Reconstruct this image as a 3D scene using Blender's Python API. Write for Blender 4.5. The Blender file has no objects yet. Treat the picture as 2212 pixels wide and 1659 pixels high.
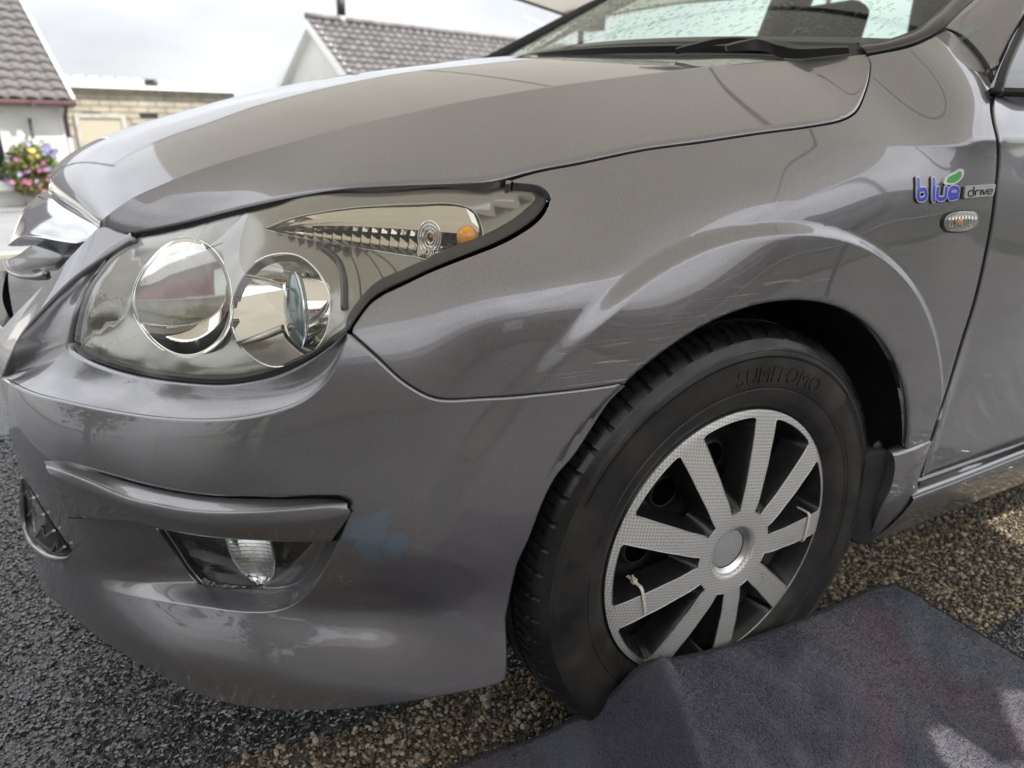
import bpy, math, random
import numpy as np
from mathutils import Vector, Matrix, geometry

random.seed(7)
RNG = np.random.default_rng(11)
R = math.radians
SC = bpy.context.scene

# ------------------------------------------------------------------ camera, sky, sun, exposure
CAM_POS = np.array([-.6729, -.5742, .8564])
CAM_YAW, CAM_PITCH, CAM_ROLL = .5089, .3519, .0152
FPX, PW, PH = 1531.72, 2212.0, 1659.0


def cam_axes():
    cy, sy = math.cos(CAM_YAW), math.sin(CAM_YAW)
    f = np.array([sy, cy, 0.]); r = np.array([cy, -sy, 0.]); u = np.array([0, 0, 1.])
    cp, sp = math.cos(CAM_PITCH), math.sin(CAM_PITCH)
    f, u = f * cp - u * sp, u * cp + f * sp
    cr, sr = math.cos(CAM_ROLL), math.sin(CAM_ROLL)
    r, u = r * cr + u * sr, u * cr - r * sr
    return r, u, f


CR, CU, CF = cam_axes()
camd = bpy.data.cameras.new('camera')
cam = bpy.data.objects.new('camera', camd)
SC.collection.objects.link(cam)
cam.matrix_world = Matrix([[*(float(v) for v in (CR[i], CU[i], -CF[i], CAM_POS[i]))] for i in range(3)] + [[0, 0, 0, 1]])
camd.sensor_width = 36.0
camd.lens = 36.0 * FPX / PW
camd.clip_start = .02
camd.clip_end = 600
camd.dof.use_dof = True
camd.dof.focus_distance = .85
camd.dof.aperture_fstop = 5.0
SC.camera = cam

SUN_EL, SUN_AZ = R(52), R(-38)      # azimuth: degrees from -y towards +x
SUN_DIR = np.array([-math.sin(SUN_AZ) * math.cos(SUN_EL), -math.cos(SUN_AZ) * math.cos(SUN_EL), math.sin(SUN_EL)])
world = bpy.data.worlds.new('World'); SC.world = world
world.use_nodes = True
wn, wl = world.node_tree.nodes, world.node_tree.links
wn.clear()
wo = wn.new('ShaderNodeOutputWorld'); wb = wn.new('ShaderNodeBackground')
sky = wn.new('ShaderNodeTexSky'); sky.sky_type = 'NISHITA'; sky.sun_disc = False
sky.sun_elevation = SUN_EL
sky.sun_rotation = math.atan2(SUN_DIR[0], SUN_DIR[1])
sky.dust_density = 3.0
mixw = wn.new('ShaderNodeMix'); mixw.data_type = 'RGBA'
tc = wn.new('ShaderNodeTexCoord'); mp = wn.new('ShaderNodeMapping')
mp.inputs['Scale'].default_value = (1.6, 1.6, 4.5)
nz = wn.new('ShaderNodeTexNoise'); nz.inputs['Scale'].default_value = 1.7; nz.inputs['Detail'].default_value = 6
rm = wn.new('ShaderNodeValToRGB')
rm.color_ramp.elements[0].position = .34; rm.color_ramp.elements[0].color = (5.3, 5.45, 5.7, 1)
rm.color_ramp.elements[1].position = .68; rm.color_ramp.elements[1].color = (8.3, 8.4, 8.55, 1)
wl.new(tc.outputs['Generated'], mp.inputs['Vector']); wl.new(mp.outputs['Vector'], nz.inputs['Vector'])
wl.new(nz.outputs['Fac'], rm.inputs['Fac'])
mixw.inputs['Factor'].default_value = .9      # nine tenths cloud cover
wl.new(sky.outputs['Color'], mixw.inputs[6]); wl.new(rm.outputs['Color'], mixw.inputs[7])
# overcast luminance law: the zenith about three times as bright as the horizon, all the way round
sz = wn.new('ShaderNodeSeparateXYZ'); wl.new(tc.outputs['Generated'], sz.inputs[0])
mz = wn.new('ShaderNodeMath'); mz.operation = 'MAXIMUM'; mz.inputs[1].default_value = 0; wl.new(sz.outputs['Z'], mz.inputs[0])
ml = wn.new('ShaderNodeMath'); ml.operation = 'MULTIPLY_ADD'; ml.inputs[1].default_value = 1.9; ml.inputs[2].default_value = .95; wl.new(mz.outputs[0], ml.inputs[0])
vm = wn.new('ShaderNodeVectorMath'); vm.operation = 'SCALE'; wl.new(mixw.outputs[2], vm.inputs[0]); wl.new(ml.outputs[0], vm.inputs['Scale'])
wl.new(vm.outputs[0], wb.inputs['Color'])
wb.inputs['Strength'].default_value = .1
wl.new(wb.outputs['Background'], wo.inputs['Surface'])
sund = bpy.data.lights.new('sun', 'SUN'); sund.energy = 5.0; sund.angle = R(.35); sund.color = (1, .95, .87)
sun = bpy.data.objects.new('sun', sund); SC.collection.objects.link(sun)
sun.rotation_euler = Vector(SUN_DIR).to_track_quat('Z', 'Y').to_euler()
sun.location = (0, 0, 30)
SC.view_settings.view_transform = 'Standard'
SC.view_settings.look = 'None'
SC.view_settings.gamma = 1.0
SC.view_settings.use_curve_mapping = False
SC.view_settings.exposure = .55
try:
    SC.cycles.use_denoising = True
    SC.cycles.max_bounces = 10; SC.cycles.transparent_max_bounces = 24
    SC.cycles.caustics_reflective = False; SC.cycles.caustics_refractive = False
    SC.cycles.sample_clamp_indirect = 6
except Exception:
    pass

# ------------------------------------------------------------------ helpers: objects
COL = SC.collection


def tag(o, label=None, cat=None, group=None, kind=None):
    if label: o['label'] = label
    if cat: o['category'] = cat
    if group: o['group'] = group
    if kind: o['kind'] = kind
    return o


def empty(name, loc=(0, 0, 0), label=None, cat=None, group=None, parent=None):
    o = bpy.data.objects.new(name, None); COL.objects.link(o)
    o.location = loc; o.empty_display_size = .1
    if parent: o.parent = parent
    return tag(o, label, cat, group)


def mesh(name, v, f, mat=None, parent=None, smooth=True, normals=None):
    me = bpy.data.meshes.new(name)
    me.from_pydata([tuple(map(float, p)) for p in v], [], [tuple(map(int, q)) for q in f])
    me.validate(verbose=False)
    if smooth and len(me.polygons):
        me.polygons.foreach_set('use_smooth', [True] * len(me.polygons))
    if mat: me.materials.append(mat)
    if normals is not None and len(normals) == len(me.vertices):
        me.normals_split_custom_set_from_vertices([tuple(map(float, n)) for n in normals])
    me.update()
    o = bpy.data.objects.new(name, me); COL.objects.link(o)
    if parent: o.parent = parent
    return o


def mesh_np(name, V, F, mat, parent=None, smooth=False):
    """fast path: V (n,3), F (m,k) with k constant"""
    me = bpy.data.meshes.new(name)
    V = np.asarray(V, np.float32); F = np.asarray(F, np.int32); k = F.shape[1]
    me.vertices.add(len(V)); me.vertices.foreach_set('co', V.ravel())
    me.loops.add(F.size); me.loops.foreach_set('vertex_index', F.ravel())
    me.polygons.add(len(F))
    me.polygons.foreach_set('loop_start', np.arange(0, F.size, k, dtype=np.int32))
    me.polygons.foreach_set('loop_total', np.full(len(F), k, np.int32))
    me.polygons.foreach_set('use_smooth', np.full(len(F), smooth))
    me.update(calc_edges=True)
    if mat: me.materials.append(mat)
    o = bpy.data.objects.new(name, me); COL.objects.link(o)
    if parent: o.parent = parent
    return o


class MB:
    """collects shapes into one mesh"""
    def __init__(s): s.v, s.f = [], []
    def add(s, v, f):
        b = len(s.v); s.v += [tuple(map(float, p)) for p in v]; s.f += [tuple(int(i) + b for i in q) for q in f]
        return s
    def box(s, a, b, rot=None, piv=None):
        x0, y0, z0 = a; x1, y1, z1 = b
        v = np.array([(x0, y0, z0), (x1, y0, z0), (x1, y1, z0), (x0, y1, z0), (x0, y0, z1), (x1, y0, z1), (x1, y1, z1), (x0, y1, z1)], float)
        if rot is not None:
            p = np.array(piv if piv is not None else v.mean(0)); v = (np.array(rot) @ (v - p).T).T + p
        return s.add(v, [(0, 3, 2, 1), (4, 5, 6, 7), (0, 1, 5, 4), (1, 2, 6, 5), (2, 3, 7, 6), (3, 0, 4, 7)])
    def quadgrid(s, G, closeu=False):
        n, m = G.shape[:2]; f = []
        for i in range(n - 1):
            for j in range(m - (0 if closeu else 1)):
                j2 = (j + 1) % m
                f.append((i * m + j, i * m + j2, (i + 1) * m + j2, (i + 1) * m + j))
        return s.add(G.reshape(-1, 3), f)
    def tube(s, pts, r, n=10, cap=True):
        pts = np.asarray(pts, float); k = len(pts)
        rr = np.broadcast_to(np.asarray(r, float), (k,))
        T = np.gradient(pts, axis=0); T /= np.linalg.norm(T, axis=1)[:, None] + 1e-12
        a = np.array([0, 0, 1.]) if abs(T[0][2]) < .9 else np.array([1., 0, 0])
        G = np.zeros((k, n, 3)); u = np.cross(T[0], a); u /= np.linalg.norm(u)
        for i in range(k):
            u = u - T[i] * (u @ T[i]); u /= np.linalg.norm(u) + 1e-12; w = np.cross(T[i], u)
            for j in range(n):
                t = 2 * math.pi * j / n; G[i, j] = pts[i] + rr[i] * (u * math.cos(t) + w * math.sin(t))
        b = len(s.v); s.quadgrid(G, True)
        if cap:
            s.f.append(tuple(b + j for j in range(n))[::-1]); s.f.append(tuple(b + (k - 1) * n + j for j in range(n)))
        return s
    def build(s, name, mat, parent=None, smooth=False):
        return mesh(name, s.v, s.f, mat, parent, smooth)


def sm(t):
    t = np.clip(t, 0, 1); return t * t * (3 - 2 * t)


# ------------------------------------------------------------------ helpers: lines of sight (the photo's pixel -> a point on a body surface)
def rays(P):
    P = np.atleast_2d(np.asarray(P, float))
    return CF + ((P[:, 0:1] - PW / 2) / FPX) * CR - ((P[:, 1:2] - PH / 2) / FPX) * CU


def at(px, py, **k):
    d = rays([(px, py)])[0]; (n, v), = k.items(); i = 'xyz'.index(n)
    return CAM_POS + d * ((v - CAM_POS[i]) / d[i])


def spl(P, n, closed=False):
    """Catmull-Rom through P (k,d), n samples evenly spaced along its length"""
    P = np.asarray(P, float)
    if len(P) == 2 and not closed:
        t = np.linspace(0, 1, n)[:, None]; return P[0] * (1 - t) + P[1] * t
    Q = np.vstack([P[-1], P, P[:2]]) if closed else np.vstack([2 * P[0] - P[1], P, 2 * P[-1] - P[-2]])
    out = []; k = len(Q) - 3; m = 16
    for i in range(k):
        p0, p1, p2, p3 = Q[i:i + 4]
        d1 = max(np.linalg.norm((p1 - p0)[:2]), 1e-9) ** .5; d2 = max(np.linalg.norm((p2 - p1)[:2]), 1e-9) ** .5; d3 = max(np.linalg.norm((p3 - p2)[:2]), 1e-9) ** .5
        m1 = (p1 - p0) / d1 - (p2 - p0) / (d1 + d2) + (p2 - p1) / d2
        m2 = (p2 - p1) / d2 - (p3 - p1) / (d2 + d3) + (p3 - p2) / d3
        m1 *= d2; m2 *= d2
        t = np.linspace(0, 1, m, endpoint=False)[:, None]
        out.append((2 * t**3 - 3 * t**2 + 1) * p1 + (t**3 - 2 * t**2 + t) * m1 + (-2 * t**3 + 3 * t**2) * p2 + (t**3 - t**2) * m2)
    C = np.vstack(out + [Q[-2:-1] if not closed else P[:1]])
    L = np.r_[0, np.cumsum(np.linalg.norm(np.diff(C, axis=0), axis=1))]
    s = np.linspace(0, L[-1], n, endpoint=not closed)
    return np.stack([np.interp(s, L, C[:, i]) for i in range(C.shape[1])], 1)


def pc(L, n):
    """traced curve: list of (px, py, y) -> n points in space"""
    S = spl(L, n)
    return np.array([at(a, b, y=c) for a, b, c in S])


def resamp(C, n):
    C = np.asarray(C); L = np.r_[0, np.cumsum(np.linalg.norm(np.diff(C, axis=0), axis=1))]
    s = np.linspace(0, L[-1], n)
    return np.stack([np.interp(s, L, C[:, i]) for i in range(C.shape[1])], 1)


def loft(rows, sub=6):
    """surface through rows of equal length, smooth across"""
    A = np.stack([np.asarray(r) for r in rows]); k = len(A)
    if k == 2:
        t = np.linspace(0, 1, sub + 1)[:, None, None]; return A[0] * (1 - t) + A[1] * t
    Q = np.concatenate([2 * A[:1] - A[1:2], A, 2 * A[-1:] - A[-2:-1]]); out = []
    for i in range(k - 1):
        p0, p1, p2, p3 = Q[i:i + 4]; t = np.linspace(0, 1, sub, endpoint=False)[:, None, None]
        m1, m2 = (p2 - p0) / 2, (p3 - p1) / 2
        out.append((2 * t**3 - 3 * t**2 + 1) * p1 + (t**3 - 2 * t**2 + t) * m1 + (-2 * t**3 + 3 * t**2) * p2 + (t**3 - t**2) * m2)
    return np.concatenate(out + [A[-1:]])


class TPS:
    def __init__(s, X, w, reg=1e-5):
        X = np.asarray(X, float); n = len(X); s.X = X
        K = s.k(X, X) + np.eye(n) * reg; Pm = np.c_[np.ones(n), X]
        A = np.block([[K, Pm], [Pm.T, np.zeros((3, 3))]])
        c = np.linalg.solve(A, np.r_[w, 0, 0, 0]); s.a, s.b = c[:n], c[n:]
    @staticmethod
    def k(A, B):
        d = ((A[:, None] - B[None]) ** 2).sum(-1); return .5 * d * np.log(d + 1e-12)
    def __call__(s, X):
        X = np.asarray(X, float); return s.k(X, s.X) @ s.a + s.b[0] + X @ s.b[1:]
# ------------------------------------------------------------------ materials
def nmat(name):
    m = bpy.data.materials.new(name); m.use_nodes = True
    nt = m.node_tree; return m, nt.nodes, nt.links, nt.nodes['Principled BSDF'], nt.nodes['Material Output']


def pmat(name, col, rough=.5, metal=0., spec=.5, coat=0., coat_r=.03, bump=None, vary=None, trans=0., ior=1.45, rvar=None):
    """bump = (scale, strength, distance); vary = (scale, amount): uneven colour; rvar = (scale, amount): uneven gloss"""
    m, n, l, b, o = nmat(name)
    b.inputs['Base Color'].default_value = (*col, 1); b.inputs['Roughness'].default_value = rough
    b.inputs['Metallic'].default_value = metal; b.inputs['Specular IOR Level'].default_value = spec
    b.inputs['Coat Weight'].default_value = coat; b.inputs['Coat Roughness'].default_value = coat_r
    b.inputs['Transmission Weight'].default_value = trans; b.inputs['IOR'].default_value = ior
    if bump or vary or rvar:
        t = n.new('ShaderNodeTexCoord')
    if vary:
        z = n.new('ShaderNodeTexNoise'); z.inputs['Scale'].default_value = vary[0]; z.inputs['Detail'].default_value = 6; l.new(t.outputs['Object'], z.inputs['Vector'])
        r = n.new('ShaderNodeValToRGB'); a = vary[1]
        r.color_ramp.elements[0].position = .3; r.color_ramp.elements[1].position = .7
        r.color_ramp.elements[0].color = (*(c * (1 - a) for c in col), 1); r.color_ramp.elements[1].color = (*(min(1, c * (1 + a)) for c in col), 1)
        l.new(z.outputs['Fac'], r.inputs['Fac']); l.new(r.outputs['Color'], b.inputs['Base Color'])
    if rvar:
        z = n.new('ShaderNodeTexNoise'); z.inputs['Scale'].default_value = rvar[0]; z.inputs['Detail'].default_value = 5; l.new(t.outputs['Object'], z.inputs['Vector'])
        r = n.new('ShaderNodeMapRange'); r.inputs['From Min'].default_value = .3; r.inputs['From Max'].default_value = .7
        r.inputs['To Min'].default_value = max(0, rough - rvar[1]); r.inputs['To Max'].default_value = rough + rvar[1]
        l.new(z.outputs['Fac'], r.inputs['Value']); l.new(r.outputs['Result'], b.inputs['Roughness'])
    if bump:
        z = n.new('ShaderNodeTexNoise'); z.inputs['Scale'].default_value = bump[0]; z.inputs['Detail'].default_value = 5; l.new(t.outputs['Object'], z.inputs['Vector'])
        q = n.new('ShaderNodeBump'); q.inputs['Strength'].default_value = bump[1]; q.inputs['Distance'].default_value = bump[2]
        l.new(z.outputs['Fac'], q.inputs['Height']); l.new(q.outputs['Normal'], b.inputs['Normal'])
    return m


def paint_mat():
    """warm grey metallic lacquer: flakes, clear coat, dust film, scuffs on the wheel arch, a bluish patch on the bumper"""
    m, n, l, b, o = nmat('car_paint')
    t = n.new('ShaderNodeTexCoord')
    def noise(scale, det=4, vec=None, **k):
        z = n.new('ShaderNodeTexNoise'); z.inputs['Scale'].default_value = scale; z.inputs['Detail'].default_value = det
        for a, v in k.items(): z.inputs[a].default_value = v
        l.new(vec or t.outputs['Object'], z.inputs['Vector']); return z
    def ramp(src, p0, p1, c0=(0, 0, 0, 1), c1=(1, 1, 1, 1)):
        r = n.new('ShaderNodeValToRGB'); r.color_ramp.elements[0].position = p0; r.color_ramp.elements[1].position = p1
        r.color_ramp.elements[0].color = c0; r.color_ramp.elements[1].color = c1; l.new(src, r.inputs['Fac']); return r
    def math_(op, a, c):
        q = n.new('ShaderNodeMath'); q.operation = op
        if op == 'MULTIPLY_ADD': q.inputs[2].default_value = -.22
        for i, v in enumerate((a, c)):
            if isinstance(v, (int, float)): q.inputs[i].default_value = v
            else: l.new(v, q.inputs[i])
        q.use_clamp = op == 'MULTIPLY'
        return q.outputs[0]
    def ball(cx, cy, cz, rx, ry, rz):
        mp = n.new('ShaderNodeMapping'); mp.vector_type = 'TEXTURE'
        mp.inputs['Location'].default_value = (cx, cy, cz); mp.inputs['Scale'].default_value = (rx, ry, rz)
        l.new(t.outputs['Object'], mp.inputs['Vector'])
        g = n.new('ShaderNodeTexGradient'); g.gradient_type = 'SPHERICAL'; l.new(mp.outputs['Vector'], g.inputs['Vector'])
        return g.outputs['Fac']
    def mix(f, a, c):
        q = n.new('ShaderNodeMix'); q.data_type = 'RGBA'
        l.new(f, q.inputs['Factor'])
        for i, v in ((6, a), (7, c)):
            if isinstance(v, tuple): q.inputs[i].default_value = v
            else: l.new(v, q.inputs[i])
        return q.outputs[2]
    vo = n.new('ShaderNodeTexVoronoi'); vo.inputs['Scale'].default_value = 1400; l.new(t.outputs['Object'], vo.inputs['Vector'])
    flake = ramp(vo.outputs['Color'], .1, .95, (.156, .151, .162, 1), (.224, .217, .230, 1))
    dust = ramp(noise(7, 9, Roughness=.62).outputs['Fac'], .42, .78)
    base = mix(math_('MULTIPLY', dust.outputs['Color'], .16), flake.outputs['Color'], (.30, .285, .26, 1))
    # scuffs round the arch: stretched noise, thin bright lines
    mp = n.new('ShaderNodeMapping'); mp.inputs['Rotation'].default_value = (0, R(14), 0); mp.inputs['Scale'].default_value = (7, 40, 420)
    l.new(t.outputs['Object'], mp.inputs['Vector'])
    lines = ramp(noise(1, 3, mp.outputs['Vector'], Distortion=.6).outputs['Fac'], .60, .64)
    z1 = ball(-.225, 0, .612, .10, .2, .042); z2 = ball(-.125, 0, .655, .10, .2, .026); z3 = ball(-.02, 0, .683, .12, .2, .016)
    zone = math_('ADD', math_('ADD', z1, z2), z3)
    patch = ramp(noise(17, 3).outputs['Fac'], .42, .56)
    sc = math_('MULTIPLY', math_('MULTIPLY', lines.outputs['Color'], patch.outputs['Color']), math_('MULTIPLY', zone, 1.35))
    base = mix(sc, base, (.62, .60, .55, 1))
    # ragged bluish patch beside the fog lamp
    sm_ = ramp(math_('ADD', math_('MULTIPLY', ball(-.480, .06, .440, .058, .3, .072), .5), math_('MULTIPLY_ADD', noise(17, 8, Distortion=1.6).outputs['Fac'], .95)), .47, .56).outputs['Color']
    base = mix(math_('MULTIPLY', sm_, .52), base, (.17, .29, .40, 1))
    l.new(base, b.inputs['Base Color'])
    b.inputs['Metallic'].default_value = .72
    rg = n.new('ShaderNodeMapRange'); rg.inputs['To Min'].default_value = .33; rg.inputs['To Max'].default_value = .44
    l.new(dust.outputs['Color'], rg.inputs['Value']); l.new(rg.outputs['Result'], b.inputs['Roughness'])
    b.inputs['Coat Weight'].default_value = 1.0; b.inputs['Coat IOR'].default_value = 1.72
    rc = n.new('ShaderNodeMapRange'); rc.inputs['To Min'].default_value = .015; rc.inputs['To Max'].default_value = .06
    l.new(dust.outputs['Color'], rc.inputs['Value']); l.new(rc.outputs['Result'], b.inputs['Coat Roughness'])
    op = noise(900, 1); bp = n.new('ShaderNodeBump'); bp.inputs['Strength'].default_value = .012; bp.inputs['Distance'].default_value = .0004
    l.new(op.outputs['Fac'], bp.inputs['Height']); l.new(bp.outputs['Normal'], b.inputs['Coat Normal'])
    fb = n.new('ShaderNodeBump'); fb.inputs['Strength'].default_value = .12; fb.inputs['Distance'].default_value = .0006
    l.new(vo.outputs['Distance'], fb.inputs['Height']); l.new(fb.outputs['Normal'], b.inputs['Normal'])
    return m


def glass_mat(name, tint=(1, 1, 1), rough=0., ior=1.45, dirt=0.):
    """thin pane: tinted see-through plus Fresnel reflection; dirt = milky film"""
    m, n, l, b, o = nmat(name); n.remove(b)
    tr = n.new('ShaderNodeBsdfTransparent'); tr.inputs['Color'].default_value = (*tint, 1)
    gl = n.new('ShaderNodeBsdfGlossy'); gl.inputs['Roughness'].default_value = rough
    fr = n.new('ShaderNodeFresnel'); fr.inputs['IOR'].default_value = ior
    # a pane reflects on both faces: use the facing side's angle on either
    ge = n.new('ShaderNodeNewGeometry'); mul = n.new('ShaderNodeMapRange')
    mul.inputs['To Min'].default_value = ior; mul.inputs['To Max'].default_value = 1 / ior
    l.new(ge.outputs['Backfacing'], mul.inputs['Value'])
    l.new(mul.outputs['Result'], fr.inputs['IOR'])
    mx = n.new('ShaderNodeMixShader'); l.new(fr.outputs['Fac'], mx.inputs['Fac']); l.new(tr.outputs['BSDF'], mx.inputs[1]); l.new(gl.outputs['BSDF'], mx.inputs[2])
    out = mx
    if dirt:
        t = n.new('ShaderNodeTexCoord'); z = n.new('ShaderNodeTexNoise'); z.inputs['Scale'].default_value = 9; z.inputs['Detail'].default_value = 8
        l.new(t.outputs['Object'], z.inputs['Vector'])
        r = n.new('ShaderNodeMapRange'); r.inputs['From Min'].default_value = .4; r.inputs['From Max'].default_value = .75; r.inputs['To Max'].default_value = dirt; r.inputs['To Min'].default_value = dirt * .25
        l.new(z.outputs['Fac'], r.inputs['Value'])
        df = n.new('ShaderNodeBsdfDiffuse'); df.inputs['Color'].default_value = (.5, .48, .42, 1)
        m2 = n.new('ShaderNodeMixShader'); l.new(r.outputs['Result'], m2.inputs['Fac']); l.new(mx.outputs['Shader'], m2.inputs[1]); l.new(df.outputs['BSDF'], m2.inputs[2]); out = m2
    l.new(out.outputs['Shader'], o.inputs['Surface'])
    return m


M = {}
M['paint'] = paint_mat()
M['black'] = pmat('black_plastic', (.018, .018, .019), .42, bump=(180, .15, .001))
M['seal'] = pmat('black_rubber_seal', (.010, .010, .011), .32)
M['liner'] = pmat('arch_liner', (.020, .020, .021), .85, bump=(60, .4, .004), vary=(9, .4))
M['rubber'] = pmat('tyre_rubber', (.020, .0192, .018), .42, bump=(260, .15, .001), vary=(14, .45), rvar=(22, .16))
_rm = M['rubber'].node_tree; _b = _rm.nodes['Principled BSDF']; _src = _b.inputs['Base Color'].links[0].from_socket; _t = _rm.nodes.new('ShaderNodeTexCoord'); _z = _rm.nodes.new('ShaderNodeTexNoise'); _z.inputs['Scale'].default_value = 7; _z.inputs['Detail'].default_value = 8; _z.inputs['Roughness'].default_value = .65; _rm.links.new(_t.outputs['Object'], _z.inputs['Vector'])
_r = _rm.nodes.new('ShaderNodeMapRange'); _r.inputs['From Min'].default_value = .45; _r.inputs['From Max'].default_value = .72; _r.inputs['To Max'].default_value = .55; _rm.links.new(_z.outputs['Fac'], _r.inputs['Value'])
_m = _rm.nodes.new('ShaderNodeMix'); _m.data_type = 'RGBA'; _rm.links.new(_r.outputs['Result'], _m.inputs['Factor']); _rm.links.new(_src, _m.inputs[6]); _m.inputs[7].default_value = (.070, .057, .044, 1); _rm.links.new(_m.outputs[2], _b.inputs['Base Color'])      # road dust
M['tread'] = pmat('tyre_tread', (.013, .013, .013), .30, bump=(150, .15, .002), vary=(30, .4), rvar=(16, .16))
M['steel'] = pmat('dark_steel', (.05, .046, .042), .55, .5, vary=(18, .5))
M['cover_black'] = pmat('wheel_cover_black', (.011, .0115, .0125), .25, vary=(20, .35), rvar=(12, .12))
M['chrome'] = pmat('chrome', (.83, .83, .84), .06, 1.0)
M['mirror'] = pmat('reflector', (.84, .83, .80), .05, 1.0)
M['pod'] = pmat('signal_mirror', (.55, .52, .46), .10, 1.0)
M['satin'] = pmat('satin_silver', (.62, .61, .59), .28, .9)
M['bezel'] = pmat('headlamp_bezel', (.27, .266, .25), .24, .8, coat=.3)
M['bezel_dark'] = pmat('headlamp_dark', (.03, .03, .032), .25, coat=.3)
M['lens'] = glass_mat('clear_lens', (.97, .965, .94), .0, 1.5, dirt=.06)
M['fog_lens'] = glass_mat('fog_lens', (.93, .94, .95), .02, 1.5, dirt=.05)
M['amber'] = pmat('amber_glass', (.85, .33, .015), .12, 0, coat=1, bump=(60, .5, .004))
M['windscreen'] = glass_mat('windscreen_glass', (.86, .965, .91), 0, 1.5)
M['sideglass'] = glass_mat('side_glass', (.88, .965, .92), 0, 1.5)
M['darkglass'] = pmat('dark_glass', (.012, .014, .017), .06, coat=1)
M['frit'] = pmat('glass_border', (.035, .035, .036), .22, coat=.6, vary=(40, .2))
M['tie'] = pmat('cable_tie', (.62, .56, .48), .4)
M['blue'] = pmat('badge_blue', (.05, .08, .62), .35, 0, coat=.6)
M['green'] = pmat('badge_green', (.06, .42, .09), .35, 0, coat=.6)
M['badge_edge'] = pmat('badge_silver', (.70, .69, .68), .35, .25)
M['hole_shade'] = pmat('hole_shade_black', (.003, .003, .003), 1, spec=0)  # flat black that stands for the shade inside the vent holes
M['cabin'] = pmat('cabin_trim', (.035, .036, .04), .7, vary=(14, .3))
M['seat'] = pmat('seat_cloth', (.06, .06, .065), .9, vary=(30, .3))


def carbon_mat():
    """silver wheel cover printed with a fine chequered weave, speckled with brake dust"""
    m, n, l, b, o = nmat('silver_weave')
    t = n.new('ShaderNodeTexCoord')
    mp = n.new('ShaderNodeMapping'); mp.inputs['Rotation'].default_value = (0, R(33), 0); l.new(t.outputs['Object'], mp.inputs['Vector'])
    ck = n.new('ShaderNodeTexChecker'); ck.inputs['Scale'].default_value = 310
    sx = n.new('ShaderNodeSeparateXYZ'); cx = n.new('ShaderNodeCombineXYZ'); l.new(mp.outputs['Vector'], sx.inputs[0])
    l.new(sx.outputs['X'], cx.inputs['X']); l.new(sx.outputs['Z'], cx.inputs['Y']); l.new(cx.outputs['Vector'], ck.inputs['Vector'])
    ck.inputs['Color1'].default_value = (.66, .65, .62, 1); ck.inputs['Color2'].default_value = (.45, .445, .425, 1)
    z = n.new('ShaderNodeTexNoise'); z.inputs['Scale'].default_value = 430; z.inputs['Detail'].default_value = 2; l.new(t.outputs['Object'], z.inputs['Vector'])
    z2 = n.new('ShaderNodeTexNoise'); z2.inputs['Scale'].default_value = 9; z2.inputs['Detail'].default_value = 3; l.new(t.outputs['Object'], z2.inputs['Vector'])
    ad = n.new('ShaderNodeMath'); ad.operation = 'MULTIPLY_ADD'; ad.inputs[1].default_value = .35; l.new(z2.outputs['Fac'], ad.inputs[0]); l.new(z.outputs['Fac'], ad.inputs[2])
    r = n.new('ShaderNodeValToRGB'); r.color_ramp.elements[0].position = .86; r.color_ramp.elements[1].position = .90; l.new(ad.outputs[0], r.inputs['Fac'])
    q = n.new('ShaderNodeMix'); q.data_type = 'RGBA'; l.new(r.outputs['Color'], q.inputs['Factor']); l.new(ck.outputs['Color'], q.inputs[6]); q.inputs[7].default_value = (.04, .035, .03, 1)
    l.new(q.outputs[2], b.inputs['Base Color']); b.inputs['Roughness'].default_value = .38; b.inputs['Metallic'].default_value = .35
    b.inputs['Coat Weight'].default_value = .25
    return m


M['weave'] = carbon_mat()
# ------------------------------------------------------------------ the car's side: plan contour B(s) and outward offset w(s, z)
_pl = spl([(-.868, .8875), (-.866, .75), (-.850, .58), (-.815, .44), (-.755, .32), (-.665, .215), (-.545, .125), (-.40, .06), (-.25, .025),
           (-.1, .008), (.1, 0), (.35, -.002), (.7, -.002), (1.4, .006)], 3000)
_pl[:, 1] = np.convolve(np.pad(_pl[:, 1], 60, mode='reflect', reflect_type='odd'), np.ones(121) / 121, 'valid')
_pl[:, 0] = np.convolve(np.pad(_pl[:, 0], 60, mode='reflect', reflect_type='odd'), np.ones(121) / 121, 'valid')
BS = np.r_[0, np.cumsum(np.linalg.norm(np.diff(_pl, axis=0), axis=1))]
_T = np.gradient(_pl, BS, axis=0); _T /= np.linalg.norm(_T, axis=1)[:, None]
BN = np.stack([_T[:, 1], -_T[:, 0]], 1)


def Bat(s): return np.stack([np.interp(s, BS, _pl[:, 0]), np.interp(s, BS, _pl[:, 1])], 1)
def Nat(s): return np.stack([np.interp(s, BS, BN[:, 0]), np.interp(s, BS, BN[:, 1])], 1)


def to_sw(X):
    """plan point -> (s, signed distance outwards)"""
    X = np.atleast_2d(X); i = np.empty(len(X), int)
    for a in range(0, len(X), 2000):
        d = ((X[a:a + 2000, None, :2] - _pl[None, ::4]) ** 2).sum(-1); i[a:a + 2000] = d.argmin(1) * 4
    s = BS[i]
    for _ in range(3):
        b, n = Bat(s), Nat(s); t = np.stack([-n[:, 1], n[:, 0]], 1)
        s = np.clip(s + ((X[:, :2] - b) * t).sum(1) * .9, 0, BS[-1])
    return s, ((X[:, :2] - Bat(s)) * Nat(s)).sum(1)


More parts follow.
